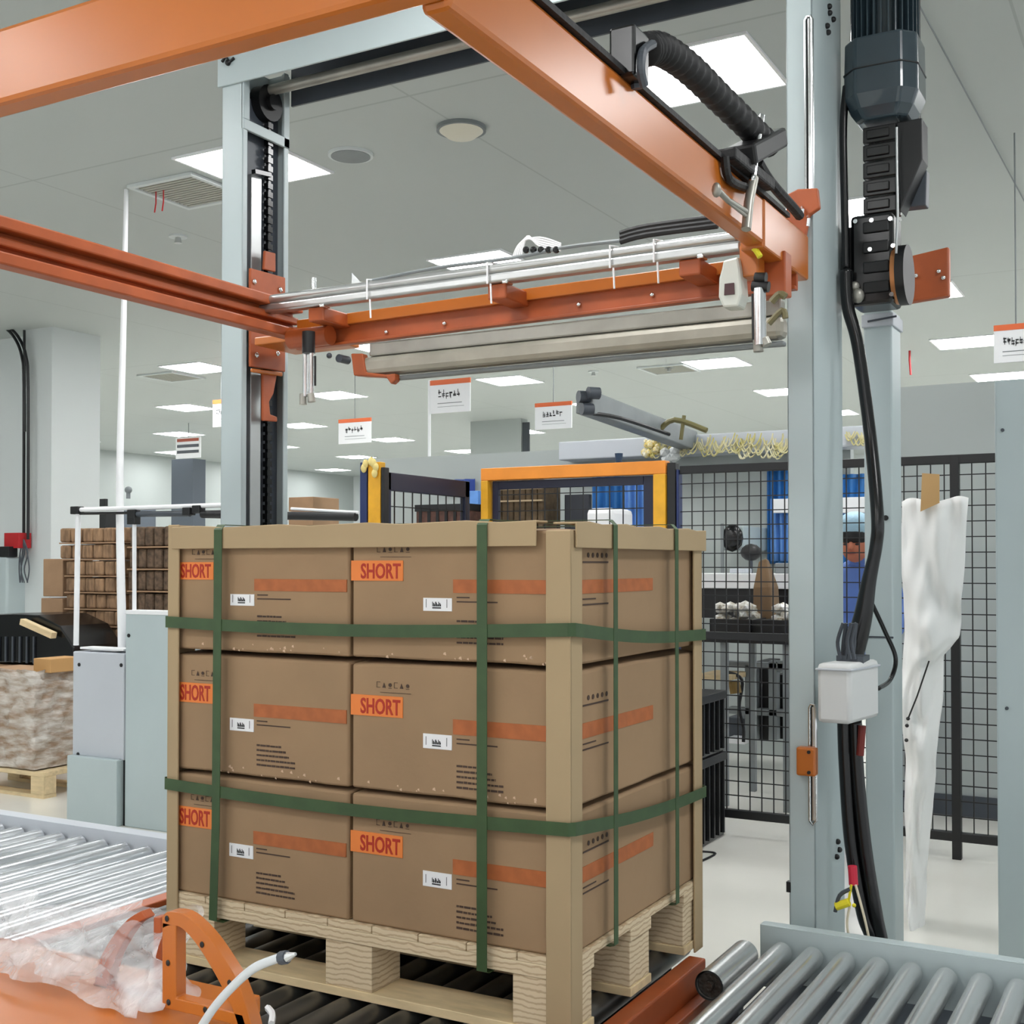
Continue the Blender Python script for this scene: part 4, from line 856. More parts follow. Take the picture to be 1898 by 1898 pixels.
for k, (px, py) in enumerate(((1436, 1052), (1352, 1062))):
    a = onY(px, py, 7.9); mb = MB(); mb.box((a.x, 7.9, sz1 + .08), (a.x + .11, 8.05, a.z + .03)); mb.build('small_parts_box', GREYL if k else GREYM, label=('pale small box standing on the white bench near the lamp pole', 'grey small box standing on the white bench beside the sack')[1 - k], cat='box', bev=.006)
# blue curtains / sheets
def sheet(p0, p1, Y, m, label):
    a = onY(*p0, Y); b_ = onY(*p1, Y); mb = MB(); mb.grid(lambda u, v: V((a.x + (b_.x - a.x) * u, Y + .025 * math.sin(u * 22), a.z + (b_.z - a.z) * v)), 24, 8); return mb.build('plastic_curtain', m, label=label, cat='curtain', solid=.006, smooth='all')
sheet((1422, 868), (1470, 1045), 9.16, BLUE, 'blue hanging sheet just left of the right column behind the fence')
sheet((1428, 925), (1470, 1040), 9.12, BLUEL, 'lighter blue sheet in front of the blue one, left of the right column')
sheet((1545, 880), (1615, 1100), 9.16, BLUE, 'blue hanging sheet seen between the two posts')
ybox('white_board', (1560, 922), (1612, 950), 9.05, .05, WHITE, 'white board in front of the blue sheet between the posts', 'board')
ybox('white_board', (1432, 925), (1475, 950), 9.03, .06, WHITE, 'white board in front of the blue sheet left of the column', 'board')
sheet((1098, 885), (1155, 1000), 9.16, BLUE, 'blue sheet behind the safety gate, left half')
sheet((1158, 885), (1205, 1000), 9.12, BLUEL, 'lighter blue sheet behind the safety gate at its right post')
ybox('monitor', (1046, 917), (1092, 970), 8.2, .05, mat('monitor_black', (30, 33, 42), .35), 'black monitor screen seen through the safety gate', 'monitor', tofloor=True)
ybox('white_machine', (1085, 942), (1135, 985), 8.0, .4, WHITE, 'white rounded machine top seen through the safety gate', 'machine', bev=.04, tofloor=True)
mat_kd = mat('olive_bundle', (92, 76, 56), .85, var=.3, vscale=14)
t = thing('bundle_rack', 'rack of dark brown bundles seen through the left half of the safety gate', 'rack', onY(960, 970, 8.0))
for k in range(9):
    a = onY(908 + k * 11, 888, 8.0); b_ = onY(918 + k * 11, 975, 8.0); mb = MB(); mb.box((a.x, 8.0, 0), (b_.x, 8.3, a.z)); mb.build('bundle', mat_kd, t, bev=.012)
mb = MB(); 
for py in (908, 930): a = onY(905, py, 7.98); b_ = onY(1006, py, 7.98); mb.box((a.x, 7.97, a.z - .006), (b_.x, 7.99, a.z + .006))
mb.build('tie_cord', mat('cord', (170, 150, 120), .7), t)
t = thing('brown_crate', 'dark brown slatted crate seen through the side fence', 'crate', onY(820, 970, 7.6))
a = onY(772, 936, 7.6); b_ = onY(868, 990, 7.6); mb = MB(); mb.box((a.x, 7.6, 0), (b_.x, 7.9, a.z - .04)); mb.build('crate_body', mat('crate_brown', (92, 62, 52), .7, var=.3, vscale=20), t)
mb = MB(); mb.box((a.x - .01, 7.59, a.z - .05), (b_.x + .01, 7.91, a.z)); mb.build('crate_rim', BLACK, t)
for k in range(6): x = a.x + (b_.x - a.x) * (k + .5) / 6; mb = MB(); mb.box((x - .012, 7.592, .9), (x + .012, 7.6, a.z - .05)); mb.build('slat', BLACK, t)
sheet((815, 890), (880, 912), 9.15, mat('royal_blue', (44, 72, 150), .6), 'short royal blue pelmet seen through the side fence')
ybox('upright_carton', (868, 910), (886, 980), 8.6, .2, BLUEL, 'pale blue upright panel right of the brown crate', 'panel', tofloor=True)
# cup on the gate
q = onY(1147, 852, YFN - .005); t = thing('blue_cup', 'small dark blue cup standing on the amber gate top bar', 'cup', (q.x, YFN - .005, gt))
mb = MB(); mb.cyl((q.x, YFN - .005, gt), (q.x, YFN - .005, gt + .055), .018, .024, seg=20); mb.build('cup_body', mat('cup_blue', (28, 56, 84), .4), t, smooth=True)
# white trunking with yellow cables
YD = 8.94
a = onY(1035, 815, YD); b_ = onY(1640, 808, YD)
mb = MB(); zc_ = onY(1300, 812, YD).z; mb.box((a.x, YD, zc_ - .12), (b_.x, YD + .25, zc_ + .03)); mb.build('cable_trunking', GREYL, label='long pale overhead cable trunking behind the fence top', cat='trunking', bev=.01)
mb = MB(); random.seed(3)
for k in range(80):
    px = random.uniform(1205, 1460); py = random.uniform(815, 838); q = onY(px, py, YD - .03); s_ = random.uniform(.03, .06)
    mb.tube([q + V((-s_, random.uniform(-.03, 0), .02)), q + V((-.2 * s_, -.04, -s_ * 1.1)), q + V((s_ * .6, random.uniform(-.04, 0), -.2 * s_)), q + V((s_ * .9, -.01, .05))], .0055, 6, smooth=4)
mb.build('yellow_cable_bundle', YCAB, label='tangled yellow cables hanging over the pale trunking', cat='cables', kind='stuff')
q = onY(1205, 828, YD - .06); mb = MB()
for k in range(22): mb.ball(q + V((random.uniform(-.07, .07), random.uniform(-.03, .03), random.uniform(-.07, .06))), random.uniform(.02, .035), sub=1)
mb.build('yellow_flower_bundle', mat('mottled_yellow', (226, 196, 60), .6, c2=(232, 228, 210), vscale=40), label='yellow and white lumpy bundle at the left end of the cables', cat='bundle')
q = onY(1245, 850, YD - .08); mb = MB()
for k in range(14): mb.ball(q + V((random.uniform(-.06, .06), random.uniform(-.03, .03), random.uniform(-.08, .08))), random.uniform(.03, .05), sub=1)
mb.build('clear_bag', mat('bag_grey', (190, 194, 194), .25), label='crumpled pale plastic bag below the yellow bundle', cat='bag')
mb = MB()
for k in range(14):
    px = random.uniform(1565, 1600); q = onY(px, random.uniform(800, 815), YD - .03); mb.tube([q, q + V((.03, -.02, -.05)), q + V((.06, 0, 0))], .006, 6, smooth=4)
mb.build('yellow_cable_bundle', YCAB, label='yellow cables on the trunking seen between the two posts', cat='cables', kind='stuff')
# lifting arm
t = thing('overhead_arm', 'grey overhead boom arm pointing down right towards the yellow cables', 'machine arm', onY(1180, 760, 7.6))
mb = MB(); mb.bar(onY(1082, 745, 7.2), onY(1280, 818, 8.98), .12, .15); mb.build('boom', GREYM, t, bev=.01)
mb = MB(); mb.tube([onY(1085, 765, 7.2), onY(1150, 775, 7.5), onY(1240, 805, 8.2)], .014, 8, smooth=4); mb.build('boom_hose', BLACK, t)
for px, py in ((1072, 735), (1078, 758), (1090, 728)): q = onY(px, py, 7.15); mb = MB(); mb.cyl(q, q + V((.05, .06, 0)), .04, seg=16); mb.build('joint', GREYD, t, smooth=True)
mb = MB(); mb.tube([onY(1220, 800, 8.3), onY(1250, 778, 8.3), onY(1310, 798, 8.3)], .02, 8, smooth=4); mb.tube([onY(1268, 770, 8.3), onY(1262, 815, 8.3)], .015, 8); mb.build('arm_bracket', mat('olive_metal', (104, 98, 60), .5), t)
# dark column piece at centre far
ybox('dark_far_post', (968, 783), (980, 860), 16, .04, mat('slate', (60, 66, 72), .5), 'dark upright post far away below the second hanging sign', 'post', tofloor=True)
# machine below table on the right
t = thing('grey_machine_frame', 'grey steel machine frame with dark openings low behind the fence', 'machine frame', (onY(1420, 1350, 8.4).x, 8.6, 0))
def fb(p0, p1, name='frame_bar', m=GREYM, Y=8.3, d=.08): a = onY(*p0, Y); b_ = onY(*p1, Y); mb = MB(); mb.box((a.x, Y, b_.z), (b_.x, Y + d, a.z)); mb.build(name, m, t, bev=.004)
fb((1380, 1232), (1402, 1372)); fb((1424, 1225), (1440, 1372)); fb((1340, 1225), (1470, 1242)); fb((1350, 1310), (1470, 1330), d=.07); fb((1440, 1225), (1550, 1250), d=.06)
fb((1402, 1225), (1424, 1372), 'dark_panel', BLACK, 8.42, .3); fb((1436, 1250), (1480, 1372), 'dark_panel', BLACK, 8.42, .3); fb((1345, 1330), (1380, 1368), 'dark_panel', GREYD, 8.42, .3)
fb((1345, 1368), (1380, 1380), 'foot_plate', WHITE, 8.25, .3)
a = onY(1352, 1290, 8.1); mb = MB(); mb.tube([onY(1345, 1245, 8.1), onY(1375, 1260, 8.1), onY(1370, 1310, 8.1), onY(1378, 1350, 8.1), onY(1378, 1375, 8.1)], .012, 8, smooth=5); mb.build('air_hose', BLACK, t)
a = onY(1300, 1262, 7.95); mb = MB(); mb.box(onY(1290, 1250, 7.95), onY(1352, 1262, 7.95) + V((0, .4, 0))); mb.build('side_table', WOOD, t)
a = onY(1353, 1265, 8.0); mb = MB(); mb.tube([onY(1360, 1262, 8.0), onY(1364, 1285, 8.0)], .04, 10); mb.build('brass_fitting', mat('brass2', (130, 104, 50), .5), t)
# stacked black crates right behind the load
cf = onY(1346, 1512, 6.385); zm = onY(1346, 1392, cf.y).z; zq = onY(1346, 1279, cf.y).z
for l, z0_, z1_ in (('lower ribbed black crate behind the right side of the load', 0, zm - .001), ('upper ribbed black crate behind the right side of the load', zm, zq)):
    t = thing('black_crate', l, 'crate', (cf.x - .3, cf.y - .35, z0_), 'black crates beside the fence')
    mb = MB(); mb.box((cf.x - .36, cf.y - .7, z0_), (cf.x - .012, cf.y, z1_ - .03)); mb.build('crate_body', BLACKG, t, bev=.006)
    mb = MB(); mb.box((cf.x - .36, cf.y - .7, z1_ - .045), (cf.x + .004, cf.y + .004, z1_)); mb.build('rim', BLACK, t, bev=.004)
    for j in range(9): y = cf.y - .66 + j * .078; mb = MB(); mb.box((cf.x - .012, y, z0_ + .02), (cf.x, y + .016, z1_ - .045)); mb.build('rib', mat('rib_black', (26, 26, 28), .3) if False else BLACK, t)
mb = MB(); mb.tube([onZ(1300, 1578, .005), onZ(1326, 1582, .005), onZ(1300, 1596, .005)], .006, 6, smooth=5); mb.build('floor_cable', BLACK, label='short black cable loop on the floor right of the load', cat='cable')

# ------------------------------------------------------------------ person behind the fence
Yp = 7.05; hp = onY(1585, 1030, Yp - .25); px_ = hp.x
pr = thing('person', 'person in blue work clothes and pale blue hair net, head bowed, seen between the posts', 'person', (px_, Yp, 0))
def skin_body(pairs, verts, rads, name, m):
    me = bpy.data.meshes.new(name); me.from_pydata([tuple(V(v) - ORG[pr]) for v in verts], pairs, []); me.materials.append(m)
    o = bpy.data.objects.new(name, me); COL.objects.link(o); o.parent = pr; ORG[o] = ORG[pr]
    o.modifiers.new('k', 'SKIN'); 
    for i, r_ in enumerate(rads): me.skin_vertices[0].data[i].radius = (r_, r_) if not isinstance(r_, tuple) else r_
    me.skin_vertices[0].data[0].use_root = True
    o.modifiers.new('s', 'SUBSURF').levels = 2; o.modifiers['s'].render_levels = 2
    for p in me.polygons: p.use_smooth = True
    return o
P_ = lambda x, y, z: (px_ + x, Yp + y, z)
vs = [P_(0, 0, .95), P_(0, -.03, 1.12), P_(0, -.08, 1.30), P_(0, -.12, 1.43), P_(0, -.16, 1.49), P_(0, -.2, 1.55),
      P_(-.17, -.1, 1.38), P_(-.22, -.18, 1.12), P_(-.12, -.42, 1.05), P_(.17, -.1, 1.38), P_(.22, -.18, 1.12), P_(.12, -.42, 1.05),
      P_(-.1, 0, .88), P_(-.11, -.02, .48), P_(-.11, .02, .08), P_(.1, 0, .88), P_(.11, -.02, .48), P_(.11, .02, .08), P_(-.11, -.1, .04), P_(.11, -.1, .04)]
es = [(0, 1), (1, 2), (2, 3), (3, 4), (4, 5), (3, 6), (6, 7), (7, 8), (3, 9), (9, 10), (10, 11), (0, 12), (12, 13), (13, 14), (0, 15), (15, 16), (16, 17), (14, 18), (17, 19)]
rd = [(.15, .12), (.14, .11), (.16, .12), (.12, .09), .055, .05, .06, .045, .032, .06, .045, .032, .09, .065, .045, .09, .065, .045, .04, .04]
skin_body(es, vs, rd, 'body', mat('blue_workwear', (96, 128, 200), .75, var=.08))
hc = V((px_, Yp - .25, 1.60))
mb = MB(); mb.ball(hc, .1, (.8, .95, 1.12), sub=3)
mb.ball(hc + V((0, -.095, -.02)), .018, (.8, 1, 1.3)); mb.ball(hc + V((-.075, .01, -.01)), .022, (.4, .8, 1.3)); mb.ball(hc + V((.075, .01, -.01)), .022, (.4, .8, 1.3)); mb.build('head', SKIN, pr, smooth='all')
for sx_ in (-1, 1): mb = MB(); mb.ball(hc + V((sx_ * .032, -.088, -.012)), .009, (1.4, .6, .7)); mb.build('eye', BLACK, pr)
mb = MB(); mb.ball(hc + V((0, -.085, -.06)), .018, (1.5, .5, .35)); mb.build('mouth', mat('lips', (150, 70, 62), .5), pr)
mb = MB(); mb.ball(hc + V((0, -.012, .035)), .1, (.88, 1.0, .72), sub=3); mb.build('hair', BLACK, pr, smooth='all')
mb = MB(); mb.ball(hc + V((0, .0, .085)), .108, (.92, 1.05, .8), sub=3); mb.build('hair_net', mat('net_blue', (170, 206, 226), .6, bump=.4, bscale=60), pr, smooth='all')
for sx_ in (-1, 1):
    hb = V(P_(sx_ * .12, -.43, 1.05)); mb = MB(); mb.ball(hb + V((0, -.04, 0)), .042, (.9, 1.1, .45))
    for k in range(4): a = hb + V((-.03 + k * .02, -.07, 0)); mb.tube([a, a + V((0, -.035 - .008 * (k in (1, 2)), -.005)), a + V((0, -.06 - .008 * (k in (1, 2)), -.022))], .009, 8)
    a = hb + V((-sx_ * .035, -.03, 0)); mb.tube([a, a + V((-sx_ * .03, -.02, -.005)), a + V((-sx_ * .035, -.045, -.01))], .01, 8); mb.build('hand', SKIN, pr, smooth='all')
# red box in the hands
q = V((px_, Yp - .5, 1.0)); mb = MB(); mb.box(q + V((-.05, -.08, -.1)), q + V((.09, .02, .06))); mb.build('red_box', mat('salmon', (206, 92, 80), .6), label='small salmon red box held in front of the person', cat='box', bev=.006)

# ------------------------------------------------------------------ hanging white sheet and cardboard piece
YS = 5.2
L_ = [(1672, 930), (1673, 1075), (1676, 1200), (1674, 1300), (1676, 1400), (1677, 1500), (1680, 1600), (1682, 1690), (1690, 1755)]
Rr = [(1795, 925), (1786, 1090), (1778, 1180), (1748, 1215), (1744, 1320), (1737, 1430), (1722, 1540), (1716, 1640), (1712, 1755)]
def interp(Lst, v):
    f = v * (len(Lst) - 1); i = min(int(f), len(Lst) - 2); f -= i; return (Lst[i][0] + (Lst[i + 1][0] - Lst[i][0]) * f, Lst[i][1] + (Lst[i + 1][1] - Lst[i][1]) * f)
from mathutils import noise
def wf(back):
    def f(u, v):
        l = interp(L_, v); r = interp(Rr, v); px = l[0] + (r[0] - l[0]) * u; py = l[1] + (r[1] - l[1]) * u
        p = onY(px, py, YS); n = noise.noise(V((p.x * 5 + v * 2, v * 7 - u * 2.5, 1))) * .06 + noise.noise(V((u * 6, v * 16, 4))) * .03 + .015 * math.sin((u * 2.2 + v * 14))
        b = math.sin(math.pi * u) * (.10 if not back else -.06); p.y += -b + n; 
        if v < .02: p.z += .012 * math.sin(u * 9)
        return p
    return f
t = thing('white_sheet', 'long crumpled white fabric sheet hanging right of the short grey post', 'fabric', onY(1700, 1755, YS))
mb = MB(); mb.grid(wf(False), 26, 90); mb.build('front_drape', CLOTH, t, smooth='all', solid=.004)
mb = MB(); mb.grid(wf(True), 26, 90); mb.build('rear_drape', CLOTH, t, smooth='all', solid=.004)
mb = MB(); a = onY(1712, 876, YS - .12); pts = [onY(1709, 877, YS - .12), onY(1741, 879, YS - .12), onY(1741, 932, YS - .12), onY(1706, 948, YS - .12)]; mb.prism(pts, (0, .006, 0)); mb.build('cardboard_piece', mat('kraft_piece', (196, 158, 106), .75), label='small upright piece of brown cardboard at the top of the white sheet', cat='cardboard')
mb = MB(); mb.tube([onY(1722, 1225, YS - .13), onY(1700, 1290, YS - .13), onY(1684, 1330, YS - .13)], .0035, 6); mb.build('drawstring', BLACK, t)
for py, px in ((1332, 1683), (1345, 1681), (1372, 1680)): mb = MB(); mb.ball(onY(px, py, YS - .12), .008); mb.build('button', BLACK, t)
# right grey cabinet
a = onY(1843, 705, 4.4); mb = MB(); mb.box((a.x, 4.4, 0), (a.x + .6, 4.8, a.z)); t = thing('grey_cabinet', 'tall blue-grey cabinet at the right picture edge', 'cabinet', (a.x + .3, 4.6, 0)); mb.build('cabinet_body', GREYP, t, bev=.006)
for px, py in ((1858, 797), (1866, 1313)): q = onY(px, py, 4.395); mb = MB(); mb.cyl(q, q + V((0, .006, 0)), .006, seg=10); mb.build('screw', GREYD, t)

# ================================================================== LEFT BACKGROUND
Yg = 4.95
t = thing('machine_housing', 'light grey sheet metal machine housing left of the load, with pipe rail above', 'machine', onY(220, 1530, Yg).xy.to_3d())
a = onY(135, 1207, Yg); b_ = onY(229, 1410, Yg); c = onY(330, 1140, Yg); e = onY(124, 1418, Yg - .04)
mb = MB(); mb.box((a.x, Yg, b_.z), (b_.x, Yg + .6, a.z)); mb.build('side_panel', GREYL, t, bev=.008)
mb = MB(); mb.box((e.x, Yg - .04, 0), (b_.x - .012, Yg + .55, b_.z + .005)); mb.build('base_panel', GREYP, t, bev=.004)
mb = MB(); mb.box((b_.x + .01, Yg, 0), (c.x, Yg + .65, c.z)); mb.build('tall_panel', GREYP, t, bev=.005)
mb = MB(); mb.box((b_.x - .012, Yg + .01, 0), (b_.x + .01, Yg + .3, b_.z)); mb.build('gap', BLACK, t)
for px, py in ((146, 1232), (224, 1233), (144, 1398), (222, 1411), (238, 1178)): q = onY(px, py, Yg - .004); mb = MB(); mb.cyl(q, q + V((0, .006, 0)), .011, seg=12); mb.build('screw', BLACK, t)
mb = MB(); mb.box(onY(148, 1199, Yg + .02), onY(229, 1207, Yg + .02) + V((0, .1, 0))); mb.build('top_trim', WHITE, t, bev=.003); mb = MB(); mb.box((b_.x + .01, Yg - .005, c.z - .003), (c.x, Yg + .1, c.z + .02)); mb.build('top_trim', WHITE, t, bev=.003)
# pipe guard frame
YG = 5.0
t = thing('pipe_guard', 'white and black pipe guard rail standing on the grey machine housing', 'guard rail', onY(245, 1140, YG))
mb = MB(); mb.cyl(onY(145, 948, YG), onY(141, 1196, YG), .016, seg=12); mb.build('upright', WHITE, t, smooth=True)
mb = MB(); mb.cyl(onY(249, 950, YG), onY(249, 1136, YG), .012, seg=12); mb.build('upright', WHITE, t, smooth=True)
def hp_(p, q, r_, m, name='rail', Y=YG): mb = MB(); mb.cyl(onY(*p, Y), onY(*q, Y), r_, seg=12); mb.build(name, m, t, smooth=True)
hp_((145, 945), (420, 936), .013, WHITE); hp_((145, 952), (420, 948), .008, BLACK); hp_((248, 953), (352, 952), .016, GREYD); hp_((375, 953), (660, 958), .022, BLACK)
hp_((540, 943), (665, 950), .008, WHITE)
for px, py in ((143, 946), (248, 952), (350, 948), (368, 944), (248, 965)): mb = MB(); mb.box(onY(px - 7, py - 7, YG) + V((0, -.025, 0)), onY(px + 7, py + 7, YG) + V((0, .025, 0))); mb.build('clamp', BLACK, t, bev=.004)
q = onY(238, 908, YG); mb = MB(); mb.ball(q, .022); mb.cyl(q, q + V((0, 0, -.05)), .012); mb.build('camera_head', GREYM, t, smooth=True)
# tall leaning white pole
a = onZ(235, 312, CEIL); Y = 5.08; a = onY(235, 312, Y)
t = thing('white_pole', 'tall thin white pole reaching the ceiling left of the left column', 'pole', onY(232, 1190, Y))
mb = MB(); mb.tube([onY(235, 312, Y), onY(229, 600, Y), onY(222, 900, Y), onY(227, 1207, Y)], lambda s_: .012 + .014 * s_, 12, smooth=6); mb.build('pole_tube', WHITE, t, smooth='all')
mb = MB(); mb.ball(onY(235, 312, Y), .015); mb.build('end_cap', GREYM, t)
# stacks of brown bundles
ords = ['topmost', 'second', 'third', 'fourth', 'fifth', 'sixth', 'lowest']
proto = None
def bundle_layer(x0, x1, z0, z1, Y, label, m, cols=6, d=.7, grp='brown bundle layers'):
    t = thing('bundle_layer', label, 'paper bundles', ((x0 + x1) / 2, Y + .2, z0), grp)
    w = (x1 - x0) / cols
    for k in range(cols):
        j = random.uniform(-.012, .012); mb = MB(); mb.box((x0 + k * w + .004, Y + j, z0 + .012), (x0 + (k + 1) * w - .004, Y + d, z1 - random.uniform(.004, .012))); mb.build('bundle', m, t, bev=.014)
    mb = MB(); mb.box((x0, Y - .012, z0), (x1, Y + d, z0 + .01)); mb.build('card_sheet', CARDD, t)
Yk = 6.55; a = onY(112, 978, Yk); b_ = onY(226, 1195, Yk); n = 7; hz = (a.z - b_.z) / n
for k in range(n): bundle_layer(a.x + (.0 if k < 2 else .06), b_.x + .03, a.z - (k + 1) * hz, a.z - k * hz, Yk, '%s layer of brown paper bundles behind the white pipe upright' % ords[k], KRAFT)
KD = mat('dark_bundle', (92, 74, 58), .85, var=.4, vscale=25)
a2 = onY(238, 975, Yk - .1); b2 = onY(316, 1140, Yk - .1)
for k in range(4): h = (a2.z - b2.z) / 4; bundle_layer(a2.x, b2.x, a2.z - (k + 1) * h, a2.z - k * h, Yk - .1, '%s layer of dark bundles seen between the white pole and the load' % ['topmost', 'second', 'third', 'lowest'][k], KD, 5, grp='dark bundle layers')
pb = b_.z
t = thing('pallet_stand', 'wooden base stack hidden under the brown bundles', 'pallet', (b_.x, Yk + .3, 0)); mb = MB(); mb.box((a.x + .07, Yk + .02, 0), (b_.x, Yk + .6, b_.z - .002)); mb.build('stand_body', CARDD, t)
mb = MB(); mb.box((b_.x + .035, Yk - .06, 0), (b2.x, Yk + .5, b2.z - .002)); mb.build('brown_block', CARDD, label='brown block standing hidden under the dark bundles', cat='block')
t = thing('carton', 'upper plain brown carton left of the bundle stack', 'cardboard box', onY(100, 1108, 6.6)); mb = MB(); mb.box(onY(80, 1036, 6.6), onY(116, 1106, 6.6) + V((0, .3, 0))); mb.build('carton_body', CARDD, t, bev=.006)
mb = MB(); q0 = onY(76, 1108, 6.58); q1 = onY(115, 1240, 6.58); mb.box((q0.x, 6.58, 0), (q1.x, 6.9, q0.z - .002)); mb.build('carton', CARDD, label='lower brown carton left of the bundle stack, under the plain one', cat='cardboard box', bev=.006)
# black crate with plank, far left
t = thing('black_cover_crate', 'black crate under a black cover at the left picture edge', 'crate', onY(40, 1228, 6.0))
Yb = 6.0; mb = MB(); 
mb.loft([[onY(x, y0, Yb), onY(x, 1228, Yb), onY(x, 1228, Yb) + V((0, .45, 0)), onY(x, y0, Yb) + V((0, .45, 0))] for x, y0 in ((-60, 1140), (20, 1138), (70, 1140), (110, 1160), (136, 1200))]); mb.build('cover', BLACKG, t, bev=.01)
mb = MB()
for k in range(8): a = onY(-30 + k * 13, 1180, Yb - .01); mb.box((a.x, Yb - .012, onY(0, 1226, Yb).z), (a.x + .015, Yb - .001, a.z))
mb.build('crate_rib', GREYD, t)
mb = MB(); mb.bar(onY(42, 1152, Yb - .05), onY(100, 1178, Yb - .05), .05, .045); mb.build('wood_plank', WOOD, label='pale wooden plank lying on the black covered crate', cat='plank', bev=.003)
mb = MB(); a = onY(-60, 1228, Yb); b_ = onY(136, 1228, Yb); mb.box((a.x, Yb + .02, 0), (b_.x - .03, Yb + .44, a.z - .002)); mb.build('crate_base', CARDD, label='brown carton under the black covered crate at left', cat='cardboard box')
# film wrapped pallet load
Yw = 5.3; t = thing('wrapped_load', 'carton load wrapped in crumpled clear film on the left pallet', 'wrapped load', onY(50, 1420, Yw))
a = onY(-60, 1240, Yw); b_ = onY(64, 1428, Yw); Yw2 = Yw + .42
mb = MB(); mb.box((a.x, Yw, b_.z), (b_.x, Yw2, a.z)); mb.build('inner_carton', CARDD, t, bev=.01)
def wrapf(u, v):
    # goes along the front then the right side
    z = a.z + .02 + (b_.z - a.z - .01) * v; s_ = u * 2
    if s_ < 1: p = V((a.x + (b_.x - a.x) * s_, Yw - .035, z))
    else: p = V((b_.x + .035, Yw - .035 + (Yw2 - Yw + .03) * (s_ - 1), z))
    nn = noise.noise(V((s_ * 6, v * 9, 2))) * .03 + noise.noise(V((s_ * 20, v * 26, 7))) * .012
    p.y -= nn if s_ < 1 else 0; p.x += nn if s_ >= 1 else 0; p.z += nn * .6 * (1 - v); return p
mb = MB(); mb.grid(wrapf, 70, 40); mb.build('film_wrap', FILM2, t, smooth='all')
mb = MB(); q = onY(66, 1222, Yw + .1); mb.box(q, onY(120, 1250, Yw + .1) + V((0, .2, 0))); 
q = onY(62, 1220, Yw + .05); mb = MB(); mb.box((q.x, Yw + .05, a.z + .001), (q.x + .16, Yw + .3, q.z)); mb.build('small_carton', mat('tan_box', (190, 146, 92), .75), label='small tan carton on top of the film wrapped load', cat='cardboard box', bev=.004)
pt = b_.z; t = thing('wooden_pallet', 'small pale wooden pallet under the film wrapped load at left', 'pallet', onY(50, 1480, Yw))
zf = 0.0
mb = MB(); mb.box((a.x, Yw - .03, pt - .03), (b_.x + .12, Yw2 + .02, pt)); mb.build('deck', WOOD, t, bev=.003)
for x in (a.x, b_.x + .0):
    for y in (Yw - .03, Yw2 - .1): mb = MB(); mb.box((x, y, .022), (x + .12, y + .1, pt - .03)); mb.build('block', WOOD, t, bev=.003)
for y in (Yw - .03, Yw2 - .1): mb = MB(); mb.box((a.x, y, 0), (b_.x + .12, y + .1, .022)); mb.build('bottom_board', WOOD, t)
# cables on the pillar
t = thing('pillar_cables', 'black cable run down the white pillar with a bundle of loose ends', 'cables', onY(45, 1090, 7.6))
mb = MB()
for dx in (0, 8): mb.tube([onY(x + dx, y, 7.62) for x, y in ((-20, 590), (10, 608), (28, 628), (40, 660), (44, 720), (44, 1000))], .014, 8, smooth=5)
mb.tube([onY(45, 612, 7.62), onY(46, 800, 7.62)], .012, 6); mb.build('cable_run', BLACK, t)
mb = MB()
for k in range(6): x = 42 + random.uniform(-6, 10); mb.tube([onY(44, 1000, 7.6), onY(x, 1025, 7.6), onY(x + random.uniform(-8, 8), 1055, 7.6), onY(x, 1080, 7.6)], .006, 6, smooth=5)
mb.build('loose_ends', GREYD, t)
a = onY(16, 988, 7.6); b_ = onY(43, 1016, 7.6); mb = MB(); mb.box((a.x, 7.55, b_.z), (b_.x, 7.69, a.z)); mb.build('red_call_box', RED, label='red box mounted on the white pillar at far left', cat='alarm box', bev=.004)
ybox('black_device', (-10, 1013), (16, 1032), 7.5, .1, BLACK, 'black device beside the red box at the left edge', 'device', tofloor=False)
ybox('white_stand', (-20, 1032), (12, 1140), 7.5, .3, GREYP, 'grey appliance below the black device at the left edge', 'appliance', bev=.02, tofloor=True)
ybox('wall_clock', (176, 925), (195, 938), 12.0, .05, BLACK, 'small black sign above the pipe rail beside the pillar', 'sign', tofloor=False)
ybox('black_stand', (177, 952), (196, 985), 12.0, .3, BLACK, 'black narrow stand behind the pipe rail', 'stand', tofloor=True)
ybox('brown_carton_far', (535, 922), (580, 945), 9.0, .4, CARDD, 'brown carton seen just right of the left column above the rail', 'cardboard box', tofloor=True)

# ================================================================== FOREGROUND (strapping head parts, film)
YO = 1.35
t = thing('orange_guard', 'orange flat steel arched guard bracket in the bottom left foreground', 'bracket', onY(310, 1880, YO))
def arc_strip(pts_o, pts_i, Y, th, m, name, par):
    mb = MB(); n = len(pts_o); rings = [[onY(*o_, Y), onY(*i_, Y), onY(*i_, Y) + V((0, th, 0)), onY(*o_, Y) + V((0, th, 0))] for o_, i_ in zip(pts_o, pts_i)]
    mb.loft(rings); return mb.build(name, m, par, bev=.002)
def cat(Lst, n=18):
    out = []; m_ = len(Lst)
    for i in range(m_ - 1):
        P0, P1, P2, P3 = [V((*Lst[max(0, min(m_ - 1, j))], 0)) for j in (i - 1, i, i + 1, i + 2)]
        for k in range(6):
            tt = k / 6; q = .5 * ((2 * P1) + (P2 - P0) * tt + (2 * P0 - 5 * P1 + 4 * P2 - P3) * tt * tt + (3 * P1 - P0 - 3 * P2 + P3) * tt ** 3); out.append((q.x, q.y))
    out.append(Lst[-1]); return out
arc_strip(cat([(300, 1700), (312, 1690), (345, 1697), (385, 1735), (420, 1785), (440, 1820), (455, 1860), (466, 1898), (470, 1920)]), cat([(300, 1722), (318, 1716), (338, 1722), (365, 1752), (395, 1800), (415, 1838), (430, 1870), (440, 1900), (444, 1920)]), YO, .022, ORANGE, 'arch', t)
